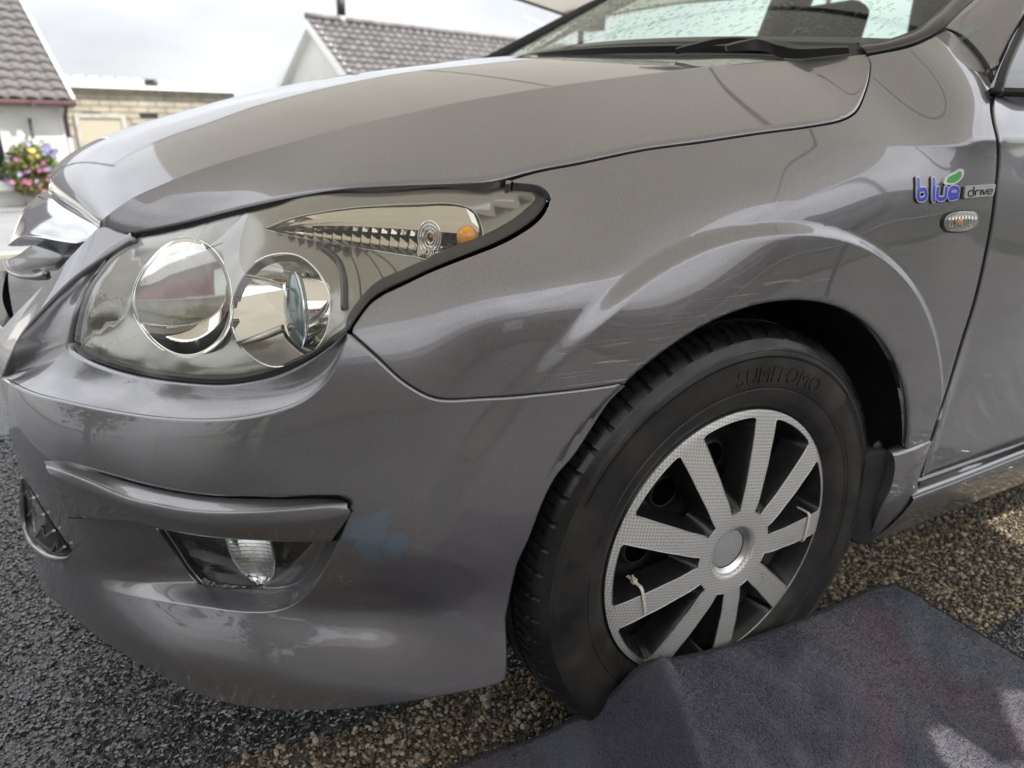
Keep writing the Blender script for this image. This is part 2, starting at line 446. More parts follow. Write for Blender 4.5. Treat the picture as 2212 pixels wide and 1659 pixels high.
SIDE = [(-.868, .8875, .53), (-.862, .7, .53), (-.832, .51, .53), (-.775, .36, .545), (-.70, .245, .55), (-.61, .15, .553), (-.50, .085, .60), (-.36, .03, .6),
        (-.872, .8875, .40), (-.862, .7, .4), (-.835, .51, .4), (-.775, .35, .4), (-.69, .235, .4), (-.59, .14, .4), (-.47, .07, .4), (-.35, .02, .4),
        (-.871, .8875, .31), (-.861, .7, .31), (-.834, .515, .31), (-.768, .36, .31), (-.662, .253, .31), (-.56, .158, .31), (-.45, .085, .31), (-.35, .034, .31),
        (-.875, .8875, .24), (-.865, .7, .24), (-.842, .5, .24), (-.775, .355, .24), (-.685, .242, .24), (-.58, .145, .24), (-.46, .065, .24), (-.35, .012, .24),
        (-.88, .8875, .17), (-.87, .7, .17), (-.845, .5, .17), (-.775, .36, .17), (-.685, .245, .17), (-.58, .145, .17), (-.46, .065, .17), (-.35, .010, .17),
        # strut between grille and headlight
        ((46, 719), .49), ((110, 645), .465), ((160, 597), .45), ((200, 567), .445), ((285, 513), .435), ((215, 492), .475), ((120, 590), .53), ((50, 660), .57), ((0, 715), .61),
        (-.862, .8875, .62), (-.85, .7, .62), (-.80, .8875, .74),
        # fender
        (-.27, .010, .6), (-.27, .014, .68), (-.27, .045, .74), ((1185, 430), .12), ((1061, 394), .165), ((1250, 352), .125), ((1395, 320), .105),
        ((890, 640), .085), ((1000, 620), .055), (-.36, .03, .69), (-.36, .062, .73), ((752, 718), .09),
        (0, 0, .5), (0, 0, .62), (0, 0, .70), (0, .004, .75), (0, .02, .79), (0, .052, .825), ((1635, 286), .075), ((1755, 270), .062), ((1850, 240), .07), ((1877, 150), .12), ((1869, 118), .134),
        (.2, -.001, .5), (.2, -.001, .62), (.2, -.002, .7), (.2, 0, .78), (.2, .012, .82), (.35, .002, .84), (.35, .03, .89), (.36, .085, .95), (.42, .004, .84), ((2148, 200), .036),
        ((2040, 62), .14), (.47, .17, 1.03), (.40, .008, .33), (.40, .02, .25), (.40, -.001, .5), (.40, -.004, .65), (.40, -.004, .76),
        (.8, .012, .33), (.8, .02, .25), (.8, 0, .5), (.8, -.006, .7), (.8, .003, .84), (.8, .03, .91), (.8, .09, .99),
        (1.3, .02, .33), (1.3, .03, .25), (1.3, .008, .5), (1.3, 0, .7), (1.3, .01, .84), (1.3, .04, .91), (1.3, .1, .99)]


def _pts(D): return np.array([at(*d[0], y=d[1]) if isinstance(d[0], tuple) else d for d in D], float)


_S = _pts(SIDE); _s, _w = to_sw(_S)
_tps = TPS(np.c_[_s, _S[:, 2]], _w, 2e-5)
WHEEL = np.array([0, 0, .31])


class Grid:
    """a fair (blurred) bicubic B-spline height field sampled from a thin-plate fit"""
    def __init__(g, tps, s1, z0, z1, h=.01, blur=.028):
        p = 12; g.h, g.s0, g.z0 = h, -p * h, z0 - p * h
        a = np.arange(g.s0, s1 + p * h, h); b = np.arange(g.z0, z1 + p * h, h); A, Bz = np.meshgrid(a, b, indexing='ij')
        X = np.c_[np.abs(A.ravel()), Bz.ravel()]
        W = np.concatenate([tps(X[i:i + 20000]) for i in range(0, len(X), 20000)]).reshape(A.shape)
        k = np.exp(-.5 * (np.arange(-9, 10) * h / blur) ** 2); k /= k.sum()
        W = np.pad(W, 9, mode='reflect', reflect_type='odd')
        W = np.apply_along_axis(lambda c: np.convolve(c, k, 'valid'), 0, W); W = np.apply_along_axis(lambda c: np.convolve(c, k, 'valid'), 1, W)
        g.W = W
    def __call__(g, s, z):
        u = (np.asarray(s) - g.s0) / g.h; v = (np.asarray(z) - g.z0) / g.h
        i = np.clip(np.floor(u).astype(int), 1, g.W.shape[0] - 3); j = np.clip(np.floor(v).astype(int), 1, g.W.shape[1] - 3)
        def b(t): return [(1 - t) ** 3 / 6, (3 * t**3 - 6 * t**2 + 4) / 6, (-3 * t**3 + 3 * t**2 + 3 * t + 1) / 6, t**3 / 6]
        bu, bv = b(u - i), b(v - j); r = 0
        for m in range(4):
            for n in range(4): r = r + bu[m] * bv[n] * g.W[i - 1 + m, j - 1 + n]
        return r


_side = Grid(_tps, BS[-1], .1, 1.15)


def side_w(s, z):
    w = _side(s, z)
    x = np.interp(s, BS, _pl[:, 0]); r = np.hypot(x, z - .31)
    ang = np.arctan2(z - .31, x)
    soft = np.interp(ang, [-.6, .2, 1.2, 2.0, 2.5, 3.14], [.014, .014, .014, .018, .036, .05])
    amp = np.interp(ang, [-.5, -.1, .1, 1.0, 1.9, 2.6, 3.1], [.0, .003, .007, .008, .0075, .005, .001])
    w = w + amp * sm((.436 + soft / 2 - r) / soft)
    w = w - .010 * np.clip(1 - (r - .348) / .010, 0, 1) ** 2 * (np.abs(x) < .36) * sm((x + .31) / .06)      # rolled arch lip
    # waist crease that fades towards the headlight
    zc = .842 + .01 * (x - .4); k = sm((x - .02) / .3)
    w = w + k * (.0055 * np.exp(-np.abs(z - zc) / .013) - .002 * np.exp(-((z - zc + .03) / .03) ** 2))
    # hollow under the fog lamps, lip swept out below it
    kb = sm((-.365 - x) / .13); kf = sm((.42 - np.interp(s, BS, _pl[:, 1])) / .18)
    w = w + kb * kf * (.004 * np.exp(-((z - .232) / .030) ** 2) - .013 * np.exp(-((z - .312) / .032) ** 2))
    # lower door hollow
    w = w - .008 * sm((x - .41) / .05) * np.exp(-((z - .43) / .10) ** 2)
    return w


def S(s, z, off=0.):
    s = np.asarray(s, float); z = np.asarray(z, float)
    return np.c_[Bat(s) + Nat(s) * (side_w(s, z) + off)[:, None], z]


_L = _pts([((155, 745), .40), ((150, 700), .40), ((175, 640), .40), ((225, 565), .415), ((297, 507), .435), ((300, 800), .295), ((520, 830), .168), ((640, 800), .122), ((752, 715), .092), ((620, 640), .117),
           ((450, 640), .187), ((320, 660), .27), ((230, 690), .34), ((1185, 430), .122), ((1061, 394), .168), ((850, 403), .225), ((650, 418), .29), ((480, 465), .37), ((880, 605), .085), ((1050, 535), .098), ((960, 480), .142), ((760, 520), .165)])
_s, _w = to_sw(_L); _ltps = TPS(np.c_[_s, _L[:, 2]], _w, 2e-5)
_lens = Grid(_ltps, BS[-1], .45, .95, .01, .018)
def lens_w(s, z): return _lens(s, z)
def SL(s, z, off=0.):
    return np.c_[Bat(s) + Nat(s) * (lens_w(s, z) + off)[:, None], z]


def hit(P, wfun=None, off=0., t0=.25, t1=2.6):
    """first meeting of the lines of sight through P with a side surface -> (s, z)"""
    wfun = wfun or side_w
    D = rays(P); n = len(D); tt = np.linspace(t0, t1, 500)
    lo = np.full(n, t1)
    prev = None; hi = np.full(n, t1); done = np.zeros(n, bool)
    for t in tt:
        X = CAM_POS + D * t; s, w = to_sw(X); g = w - wfun(s, X[:, 2]) - off
        new = (~done) & (g < 0)
        hi[new] = t; lo[new] = t - (tt[1] - tt[0]); done |= new
        if done.all(): break
    for _ in range(18):
        m = (lo + hi) / 2; X = CAM_POS + D * m[:, None]; s, w = to_sw(X); g = w - wfun(s, X[:, 2]) - off
        ins = g < 0; hi = np.where(ins, m, hi); lo = np.where(ins, lo, m)
    X = CAM_POS + D * hi[:, None]; s, w = to_sw(X)
    return np.c_[s, X[:, 2]]


def hc(P, n, wfun=None, off=0.): return hit(spl(P, n), wfun, off)          # traced curve on the side surface, (s, z)
def hp(P, n, off=0., wfun=None):                                            # the same as points in space
    q = hc(P, n, wfun, off); f = SL if wfun is lens_w else S
    return f(q[:, 0], q[:, 1], off)


def s_of_x(x): return np.interp(x, _pl[np.argmin(_pl[:, 0]):, 0], BS[np.argmin(_pl[:, 0]):])


def pip(P, poly):
    x, y = P[:, 0], P[:, 1]; ins = np.zeros(len(P), bool); j = len(poly) - 1
    for i in range(len(poly)):
        xi, yi = poly[i]; xj, yj = poly[j]
        if yi != yj:
            c = ((yi > y) != (yj > y)) & (x < (xj - xi) * (y - yi) / (yj - yi) + xi); ins ^= c
        j = i
    return ins


def clean(poly, d):
    out = [poly[0]]
    for p in poly[1:]:
        if np.hypot(*(p - out[-1])) > d: out.append(p)
    if np.hypot(*(out[0] - out[-1])) < d: out.pop()
    return np.array(out)


def seg_dist(P, poly):
    a = poly; b = np.roll(poly, -1, 0); d = np.full(len(P), 1e9)
    for i in range(len(a)):
        e = b[i] - a[i]; t = np.clip(((P - a[i]) @ e) / (e @ e + 1e-18), 0, 1)
        d = np.minimum(d, np.linalg.norm(P - a[i] - t[:, None] * e, axis=1))
    return d


def triangulate(outer, holes, h, feats=()):
    loops = [clean(outer, h * .3)] + [clean(q, h * .3) for q in holes]; nl = len(loops); feats = [clean(q, h * .35) for q in feats]
    lo, hi = outer.min(0), outer.max(0)
    gx, gy = np.meshgrid(np.arange(lo[0], hi[0], h), np.arange(lo[1], hi[1], h * .87))
    gx = gx + (np.arange(gx.shape[0]) % 2)[:, None] * h / 2
    G = np.c_[gx.ravel(), gy.ravel()]
    ok = pip(G, loops[0]) & (seg_dist(G, loops[0]) > h * .45)
    for q in loops[1:]: ok &= ~pip(G, q) & (seg_dist(G, q) > h * .45)
    for q in feats: ok &= ((G[:, None] - q[None]) ** 2).sum(-1).min(1) > (h * .32) ** 2
    loops = loops + list(feats); G = G[ok]
    pts = np.vstack(loops + [G]); edges = []; b = 0; spans = []
    for qi, q in enumerate(loops):
        n = len(q); edges += [(b + i, b + (i + 1) % n) for i in range(n) if qi < nl or (i < n - 1 and np.hypot(*(q[i + 1] - q[i])) < h * 3)]; spans.append((b, n)); b += n
    vo, eo, fo, ov, oe, of = geometry.delaunay_2d_cdt([Vector(p) for p in pts], edges, [], 0, 1e-7)
    V = np.array([tuple(v) for v in vo]); F = np.array([f for f in fo if len(f) == 3])
    c = V[F].mean(1); ok = pip(c, loops[0])
    for q in loops[1:nl]: ok &= ~pip(c, q)
    F = F[ok]
    a, bb, cc = V[F[:, 0]], V[F[:, 1]], V[F[:, 2]]
    ar = (bb[:, 0] - a[:, 0]) * (cc[:, 1] - a[:, 1]) - (bb[:, 1] - a[:, 1]) * (cc[:, 0] - a[:, 0])
    F[ar < 0] = F[ar < 0][:, ::-1]
    return V, F


def normals_of(fun, V, e=4e-4):
    du = (fun(V[:, 0] + e, V[:, 1]) - fun(V[:, 0] - e, V[:, 1])); dv = (fun(V[:, 0], V[:, 1] + e) - fun(V[:, 0], V[:, 1] - e))
    n = np.cross(du, dv); return n / (np.linalg.norm(n, axis=1)[:, None] + 1e-12)


def inset(q, d):
    """shrink a closed outline by d"""
    a = ((q[:, 0] * np.roll(q[:, 1], -1) - np.roll(q[:, 0], -1) * q[:, 1]).sum()) / 2
    t = np.roll(q, -1, 0) - q; t /= np.linalg.norm(t, axis=1)[:, None] + 1e-12
    n = np.stack([-t[:, 1], t[:, 0]], 1) * (1 if a > 0 else -1)
    m = n + np.roll(n, 1, 0); L = np.linalg.norm(m, axis=1)[:, None]; m = m / np.maximum(L * L / 2, .6)
    return q + m * d


def panel(name, outer, holes, h, fun, mat, parent, depth=.012, fil=.0022, gap=.0012, feats=()):
    """sheet-metal panel: skin on fun(s,z), rounded edge, flange turned inwards"""
    V, F = triangulate(inset(clean(outer, .0015), fil + gap), holes, h, feats)
    P = fun(V[:, 0], V[:, 1]); N = normals_of(fun, V)
    e = {}
    for f in F:
        for i in range(3):
            a, b = f[i], f[(i + 1) % 3]
            if (b, a) in e: del e[(b, a)]
            else: e[(a, b)] = 1
    ring = sorted({a for a, _ in e} | {b for _, b in e}); idx = {v: i for i, v in enumerate(ring)}
    out = np.zeros((len(ring), 3))
    for a, b in e:
        t = P[b] - P[a]; o = np.cross(t, N[a]); o /= np.linalg.norm(o) + 1e-12
        out[idx[a]] += o; out[idx[b]] += o
    out /= np.linalg.norm(out, axis=1)[:, None] + 1e-12
    PR, NR = P[ring], N[ring]
    verts = [P]; nor = [N]; faces = [tuple(f) for f in F]; base = ring; nb = len(P)
    for k, (a, dn) in enumerate([(45, .3), (90, 1.0), (90, None)]):
        if dn is not None:
            q = PR + out * fil * math.sin(R(a)) - NR * fil * (1 - math.cos(R(a))); nn = NR * math.cos(R(a)) + out * math.sin(R(a))
        else:
            q = PR + out * fil - NR * depth; nn = out
        verts.append(q); nor.append(nn); new = [nb + i for i in range(len(ring))]; nb += len(ring)
        for (s0, s1) in e:
            i, j = idx[s0], idx[s1]; faces.append((base[j], base[i], new[i], new[j]))
        base = new
    return mesh(name, np.vstack(verts), faces, mat, parent, True, np.vstack(nor))


def sheet(name, G, mat, parent, flip=False, thick=None):
    mb = MB(); mb.quadgrid(G[:, ::-1] if flip else G)
    o = mb.build(name, mat, parent, True)
    if thick:
        m = o.modifiers.new('thickness', 'SOLIDIFY'); m.thickness = thick; m.offset = -1
    return o
# ------------------------------------------------------------------ the car
CAR = empty('parked_car', (0, 0, 0), 'dark grey hatchback parked with its front left wheel on the pebble strip', 'car')
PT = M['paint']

# traced outlines (photo pixels at 2212 across)
HL_RIGHT = [(752, 717), (761, 701), (797, 652), (829, 629), (878, 606.5), (927, 584), (975, 564), (1024, 545), (1073, 525), (1122, 499), (1161, 470), (1183, 438), (1186, 421), (1174, 408), (1154, 402), (1105, 398), (1062, 394)]
SHUT = [(1062, 393.5), (1155, 368), (1250, 350), (1315, 336), (1395, 320), (1515, 304), (1635, 286), (1755, 270), (1815, 258), (1847, 240), (1867, 200), (1877, 160), (1877, 128), (1869, 118)]
SCREEN_EDGE = [(1869, 118), (1970, 96), (2042, 61)]
PILLAR = [(2042, 61), (2066, 72), (2090, 93), (2114, 120), (2132, 147), (2145.5, 174)]
DOOR_EDGE = [(2145.5, 174), (2145, 192), (2141, 225), (2144, 258), (2151, 288), (2155, 309), (2154.5, 360), (2148.5, 420), (2141, 480), (2127, 553), (2105, 648), (2075, 744), (2049, 830), (2027, 900), (2010, 954)]
JOINT = [(752, 717), (813, 772), (862, 818), (894, 840), (927, 857), (959, 864), (1040, 861.5), (1170, 852), (1272, 840.5), (1350, 829)]
CREASE = [(5, 822), (60, 850), (130, 869), (200, 885), (280, 899), (350, 908), (450, 912), (530, 906), (600, 891), (660, 866), (715, 815), (752, 730)]
BOTTOM = [(1088, 1467), (1085, 1471), (950, 1502), (800, 1524), (700, 1532), (600, 1531), (500, 1519), (425, 1497), (350, 1459), (275, 1417), (200, 1367), (125, 1304), (92, 1274)]


def arch(a0, a1, n, r=.35):
    a = np.radians(np.linspace(a0, a1, n)); return np.c_[s_of_x(r * np.cos(a)), .31 + r * np.sin(a)]


GAP = .0022
# --- front fender
fend = np.vstack([hc(HL_RIGHT[3:-1] + [(1090, 397)], 70), hc([(1086, 388)] + SHUT[1:], 90), hc(SCREEN_EDGE, 20), hc(PILLAR, 20), hc(DOOR_EDGE, 70), hc([(2010, 954), (1938, 983)], 10),
                  arch(12, 126.5, 90), hc(JOINT[::-1], 70), hc(HL_RIGHT[:4], 16)])
def crest(r):                                         # lines along the flare's edge, so that the mesh follows it
    q = arch(-12, 150, 190, r); return q[pip(q, inset(clean(fend, .002), .008))]
panel('front_fender', fend, [], .0068, S, PT, CAR, depth=.014, feats=[crest(r) for r in (.424, .4285, .433, .4375, .442, .4465, .451)])

# --- door
sA, zA = hc([(2010, 954)], 1)[0] if False else hit([(2010, 954)])[0]
de = hc([(x + 4.5, y) for x, y in DOOR_EDGE[1:]], 70)
door = np.vstack([de, hc([(2006, 960), (1990, 1036)], 12), np.c_[np.linspace(hit([(1990, 1036)])[0][0], BS[-1] - .02, 30), np.full(30, hit([(1990, 1036)])[0][1])][1:],
                  [[BS[-1] - .02, .905]], np.c_[np.linspace(BS[-1] - .02, de[0][0], 30), np.linspace(.905, de[0][1], 30)][1:-1]])
door_o = panel('front_door', door, [], .011, S, PT, CAR, depth=.02)

# --- bumper skin
RIDGE = [(2, 815), (20, 770), (46, 719), (110, 645), (160, 597), (200, 567), (285, 513)]
STRUT = [(285, 513), (250, 502), (217, 491), (190, 515), (150, 557), (120, 590), (80, 630), (50, 660), (20, 692), (0, 716)]
FOGRIM = [(190, 1262), (300, 1290), (430, 1311), (540, 1324), (610, 1318), (665, 1285), (712, 1215), (745, 1140), (757, 1098), (745, 1077), (700, 1072), (600, 1074), (480, 1072), (390, 1062),
          (300, 1043), (200, 1013), (120, 985), (85, 983), (92, 1005), (120, 1060), (150, 1140), (168, 1200), (175, 1240)]
GRILLE_CUT = [(62, 1045), (75, 1080), (100, 1130), (130, 1175), (150, 1205), (140, 1222), (110, 1208), (75, 1170), (58, 1120), (56, 1075)]
strut_hit = hc(STRUT, 40)
cut = clean(hc(FOGRIM, 130), .002)
FG = [(340, 1138), (368, 1183), (402, 1232), (430, 1263), (475, 1275), (530, 1280), (565, 1279), (605, 1262), (650, 1222), (690, 1178), (702, 1150), (600, 1150), (480, 1146), (400, 1140)]
fg = hit(spl(FG, 90, True), None, -.026)
_r0, _r1 = hit([(170, 1150)])[0][0], hit([(420, 1200)])[0][0]
def bump_S(s, z, off=0.):                             # bumper skin: the side surface with the lamp recess pressed into it
    q = np.c_[s, z]; d = np.where(pip(q, cut), seg_dist(q, cut), 0)
    return S(s, z, off - .031 * sm((np.asarray(s) - _r0) / (_r1 - _r0)) * (.2 * sm(d / .0135) + .8 * np.clip(d / .0135, 0, 1)))
def keep_in(q):                                       # only the lower and outer run of the rim is pressed in; leave the rest to the plain grid
    return q[pip(q, inset(clean(_safe, .002), .0))]
_safe = hc([(150, 1180), (300, 1150), (360, 1138), (700, 1138), (752, 1104), (775, 1140), (730, 1240), (680, 1310), (610, 1345), (500, 1350), (300, 1320), (150, 1285)], 120)
bot = hc(BOTTOM, 70)
s_end, z_end = bot[-1]
bump = np.vstack([hc([(x - 2.5, y + 5.5) for x, y in JOINT], 70), hc([(1346, 834), (1314, 866), (1240, 979), (1197, 1031), (1166, 1092), (1136, 1170), (1114, 1217), (1103, 1261), (1091, 1317), (1087, 1340), (1088, 1369), (1090, 1438), (1088, 1467)], 60), bot[1:], np.c_[np.linspace(s_end, 0, 30), np.linspace(z_end, .205, 30)][1:],
                  np.c_[np.zeros(24), np.linspace(.205, .615, 24)][1:], np.c_[np.linspace(0, strut_hit[-1][0], 20), np.linspace(.615, strut_hit[-1][1], 20)][1:-1],
                  strut_hit[::-1], hc(RIDGE[::-1], 40)[1:], hc(CREASE, 80)])
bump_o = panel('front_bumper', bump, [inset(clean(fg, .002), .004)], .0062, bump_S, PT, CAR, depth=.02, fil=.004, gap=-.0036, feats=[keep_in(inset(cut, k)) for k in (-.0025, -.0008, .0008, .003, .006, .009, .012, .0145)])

# --- ledge between the bumper's crease and the headlight, running up the strut's inner face
row_in = np.vstack([hp(RIDGE[::-1], 50), hp(CREASE, 100)[1:]])
HL_LOW = [(295, 507), (240, 548), (206, 590), (187, 616), (171, 652), (160, 692), (154.5, 725), (153, 745), (158, 759), (192, 779), (241, 797), (306, 813), (371, 824), (436, 830), (485, 831), (533, 826), (582, 816), (631, 798), (679, 773), (718, 745), (749, 718)]
hl_left, hl_bot = HL_LOW[:8], HL_LOW[7:]
row_hl = np.vstack([hp(hl_left, 50, -.004, lens_w), hp(hl_bot, 100, -.004, lens_w)[1:]])
t = np.linspace(0, 1, 13)
t3 = t[:, None, None]
ledge = row_in[None] * (1 - t3) + row_hl[None] * t3
nrm = np.cross(np.gradient(row_in, axis=0), row_hl - row_in); nrm /= np.linalg.norm(nrm, axis=1)[:, None] + 1e-9
if nrm[100] @ np.array([0, -1, 1.]) < 0: nrm = -nrm
ledge = ledge - nrm[None] * (.006 * np.sin(np.pi * t3))
ledge = np.concatenate([ledge, (row_hl + np.array([.012, .03, -.004]))[None]])
sheet('bumper_ledge', ledge, PT, CAR)

# --- brow over the fog lamp
BR_T = [(85, 984), (120, 990), (200, 1016), (300, 1046), (390, 1064), (480, 1074), (600, 1077), (700, 1076), (738, 1079)]
BR_H = [(100, 1004), (140, 1017), (200, 1040), (280, 1072), (340, 1086), (400, 1097), (480, 1103), (600, 1099), (700, 1090), (750, 1087)]
BR_M = [(118, 1040), (150, 1058), (220, 1083), (300, 1110), (380, 1128), (480, 1137), (600, 1134), (700, 1124), (755, 1112)]
BR_L = [(150, 1120), (190, 1121), (240, 1123), (290, 1129), (345, 1142), (410, 1155), (480, 1163), (570, 1168), (650, 1170), (715, 1169)]
n = 80
rT, rH, rM, rL = hp(BR_T, n, -.008), hp(BR_H, n, .006), hp(BR_M, n, .010), hp(BR_L, n, .002)
rH2 = hp([(x, y + 9) for x, y in BR_H], n, .0095)
back = hp(BR_L, n, -.05)
G = loft([rT, rT * .45 + rH * .55 , rH, rH2, rM, rL], 5)
sheet('bumper_brow', np.concatenate([hp(BR_T, n, -.03)[None], G, back[None]]), PT, CAR)

# ------------------------------------------------------------------ bonnet: lower side, crease, top
HOOD_LOW = [(214, 494), (240, 501), (282, 508), (300, 503), (338, 496.5), (403, 481.5), (500, 456), (598, 433), (728, 409.5), (829, 402), (900, 399), (975, 397), (1050, 397), (1058, 394)]
CR_PX = [(218, 483), (250, 458), (292, 430), (340, 409), (390, 388), (450, 366), (520, 344), (590, 324), (650, 307), (719, 288), (790, 270), (878, 251), (1008, 223), (1100, 207), (1203, 191), (1320, 175), (1475, 156), (1600, 142), (1675, 134), (1740, 129.5)]
cy = np.interp([p[0] for p in CR_PX], [218, 300, 400, 520, 700, 800, 1000, 1200, 1475, 1675, 1740], [.478, .466, .450, .430, .395, .372, .325, .283, .232, .202, .193])
crease = pc([(a, b, c) for (a, b), c in zip(CR_PX, cy)], 120)
def blur1(A, k):
    w = np.hanning(2 * k + 3)[1:-1]; w /= w.sum(); return np.stack([np.convolve(np.pad(A[:, i], k, mode='edge'), w, 'valid') for i in range(3)], 1)
shut_px = spl(SHUT, 120)
low_side = S(*hit(shut_px).T)
low_front = pc([(a, b, c) for (a, b), c in zip(HOOD_LOW, np.interp([p[0] for p in HOOD_LOW], [214, 290, 340, 403, 500, 600, 730, 830, 975, 1058], [.478, .448, .432, .408, .365, .318, .262, .232, .196, .168]))], 110)
# bring the headlight edge of the bonnet to the same depth as the shut line where the two meet
_lf = spl([(a, b, c) for (a, b), c in zip(HOOD_LOW, np.interp([p[0] for p in HOOD_LOW], [214, 290, 340, 403, 500, 600, 730, 830, 975, 1058], [.478, .448, .432, .408, .365, .318, .262, .232, .196, .168]))], 110)
_dy = low_side[3, 1] - _lf[-1, 2]; _lf[:, 2] += _dy * sm(np.linspace(-.4, 1, 110))
_lf[-14:, 1] = np.linspace(_lf[-14, 1], 393.5, 14)
low_front = np.array([at(a, b, y=c) for a, b, c in _lf])
ia = int(np.argmin(np.hypot(*(shut_px - (1815, 258)).T)))
lowA, lowB = np.vstack([low_front, low_side[2:ia]]), low_side[ia - 1:]
rear_edge = pc([(1740, 129.5, .193), (1800, 125, .166), (1869, 118, .134)], 30)
up_m = np.vstack([resamp(crease, 120), resamp(rear_edge, 31)[1:]])
lowA = np.vstack([lowA[:1], blur1(lowA, 4)[1:-1], lowA[-1:]])
low_m = np.vstack([resamp(lowA, 120), resamp(lowB, 31)[1:]])
# a slim raised crest runs along the crease
_cn = np.array([0, -.45, .9]); up_m = up_m + _cn * (.0034 * np.r_[np.ones(100), np.linspace(1, 0, 20), np.zeros(30)])[:, None]
tt = np.r_[np.linspace(0, .95, 15), .972, .986, 1][:, None, None]
side = low_m[None] * (1 - tt) + up_m[None] * tt
dn = np.cross(np.gradient(low_m, axis=0), up_m - low_m); dn /= np.linalg.norm(dn, axis=1)[:, None] + 1e-9
if dn[75] @ np.array([0, -1, .5]) < 0: dn = -dn
dn = blur1(dn, 12); dn /= np.linalg.norm(dn, axis=1)[:, None]; dn[-26:] = dn[-26]
wid = np.linalg.norm(up_m - low_m, axis=1)[:, None]
side = side + dn[None] * (np.minimum(.03 * wid, .002) * 4 * 1)[None] * (tt * (1 - tt) * (1.3 - .6 * tt))
edge_in = low_m - dn * .004 + np.array([0, .012, -.010])
side_full = np.concatenate([(low_m - dn * .0024 + .0)[None], (low_m - dn * .0007)[None], side])
flange = np.stack([low_m + np.array([0, .02, -.02]), low_m - dn * .0024])
# top
cpx = [(104, 409), (101, 400), (107, 374), (137, 341), (195, 306), (293, 269), (400, 238), (500, 210), (600, 187), (760, 158), (900, 140), (1000, 129), (1100, 121)]
cen_ = np.array([at(a, b, y=.8875) for a, b in cpx])
cen_[0] = at(104, 411, y=.8875); cen_ = np.vstack([cen_, [[.20, .8875, .999]]])
cen_[:, 2] -= .001
cen_[0] += np.array([.02, 0, -.012])
centre = spl(cen_, 150)
# stations along the two edges run by x so that no twist appears
fx = np.linspace(0, 1, 150)
def by_x(C):
    f = (C[:, 0] - C[0, 0]) / (C[-1, 0] - C[0, 0]); f = np.maximum.accumulate(f + np.arange(len(f)) * 1e-9)
    L = np.r_[0, np.cumsum(np.linalg.norm(np.diff(C, axis=0), axis=1))]; L /= L[-1]
    k = .35 * L + .65 * f; s = np.linspace(0, 1, 120)
    return np.stack([np.interp(s, k, C[:, i]) for i in range(3)], 1)
cr_x = up_m[:120]; ce_x = by_x(centre)
vv = np.r_[0, .006, .012, np.linspace(.03, 1, 33)]
top = []
for v in vv:
    P_ = cr_x * (1 - v) + ce_x * v
    P_[:, 2] = ce_x[:, 2] - (ce_x[:, 2] - cr_x[:, 2]) * (1 - v) ** 1.75
    P_[:, 0] = ce_x[:, 0] - (ce_x[:, 0] - cr_x[:, 0]) * (1 - v) ** 1.5
    top.append(P_)
top = np.array(top)
# rear edge as it shows against the scuttle
_re = np.array([at(a, b, y=c) for a, b, c in ((1740, 129.5, .193), (1700, 125.5, .235), (1660, 121.5, .28), (1595, 117.5, .36), (1500, 116.0, .47), (1395, 114.8, .61), (1275, 116.2, .76))] + [[.20, .8875, .999]])
for i in range(len(top)):
    yq = top[i, -1, 1]; tgt = np.array([np.interp(yq, _re[:, 1], _re[:, 0]), yq, np.interp(yq, _re[:, 1], _re[:, 2])])
    top[i] += (tgt - top[i, -1])[None] * (sm((np.linspace(0, 1, 120) - .55) / .45) ** 1.3)[:, None] * (1 if 0 < i else 0)
mir = top[::-1].copy(); mir[:, :, 1] = 1.775 - mir[:, :, 1]
full = np.concatenate([top, mir[1:]])
lip = full[:, 0:1] + np.array([.012, 0, -.022]); lip2 = full[:, 0:1] + np.array([.002, 0, -.009])
full = np.concatenate([lip + np.array([.05, 0, 0]), lip, lip2, full, full[:, -1:] + np.array([.0005, 0, -.0002])], 1)
side_m = side_full.copy(); side_m[:, :, 1] = 1.775 - side_m[:, :, 1]
def padc(Q):                                          # give the side rows the same extra stations as the top (lip in front, turn-down behind)
    q = Q[:, :120]; e = Q[:, 120:121]; f = q[:, 0:1]
    return np.concatenate([f + np.array([.062, 0, -.022]), f + np.array([.012, 0, -.022]), f + np.array([.002, 0, -.009]), q, e], 1)
hb = MB(); hb.quadgrid(np.concatenate([padc(side_full)[:-1], full, padc(side_m)[::-1][1:]]))
hb.quadgrid(flange); hb.quadgrid(np.stack([full[:, -1], full[:, -1] + np.array([.006, 0, -.03])], 1)[len(side_full) * 0:]); hb.quadgrid(side_full[:, 120:]); hb.quadgrid(side_m[:, 120:][::-1])
hood = hb.build('bonnet', PT, CAR, True)

# ------------------------------------------------------------------ windscreen
def scr(y, x):
    q = (y - .8875) / .7375; xb = .20 + .20 * q * q; zb = .998 - .034 * q * q
    return np.array([x, y, zb + .50 * (x - xb)])
def scr_hit(px, py):
    d = rays([(px, py)])[0]; lo, hi = .6, 3.0
    f = lambda t: (lambda X: X[2] - scr(X[1], X[0])[2])(CAM_POS + d * t)
    a = f(lo)
    ts = np.linspace(.6, 3.2, 400); g = [f(t) for t in ts]
    for i in range(1, 400):
        if g[i - 1] * g[i] <= 0:
            lo, hi = ts[i - 1], ts[i]; break
    for _ in range(40):
        m = (lo + hi) / 2
        if f(lo) * f(m) <= 0: hi = m
        else: lo = m
    return CAM_POS + d * hi
ys = np.linspace(.115, 1.66, 44)
G = []
for y in ys:
    q = (y - .8875) / .7375; xb = .20 + .20 * q * q + .02
    x1 = .98 + .04 * q * q
    if abs(q) > .9: xb = xb + .0
    G.append([scr(y, x) for x in np.linspace(xb, x1, 30)])
G = np.array(G)
sheet('windscreen', G, M['windscreen'], CAR, flip=True)
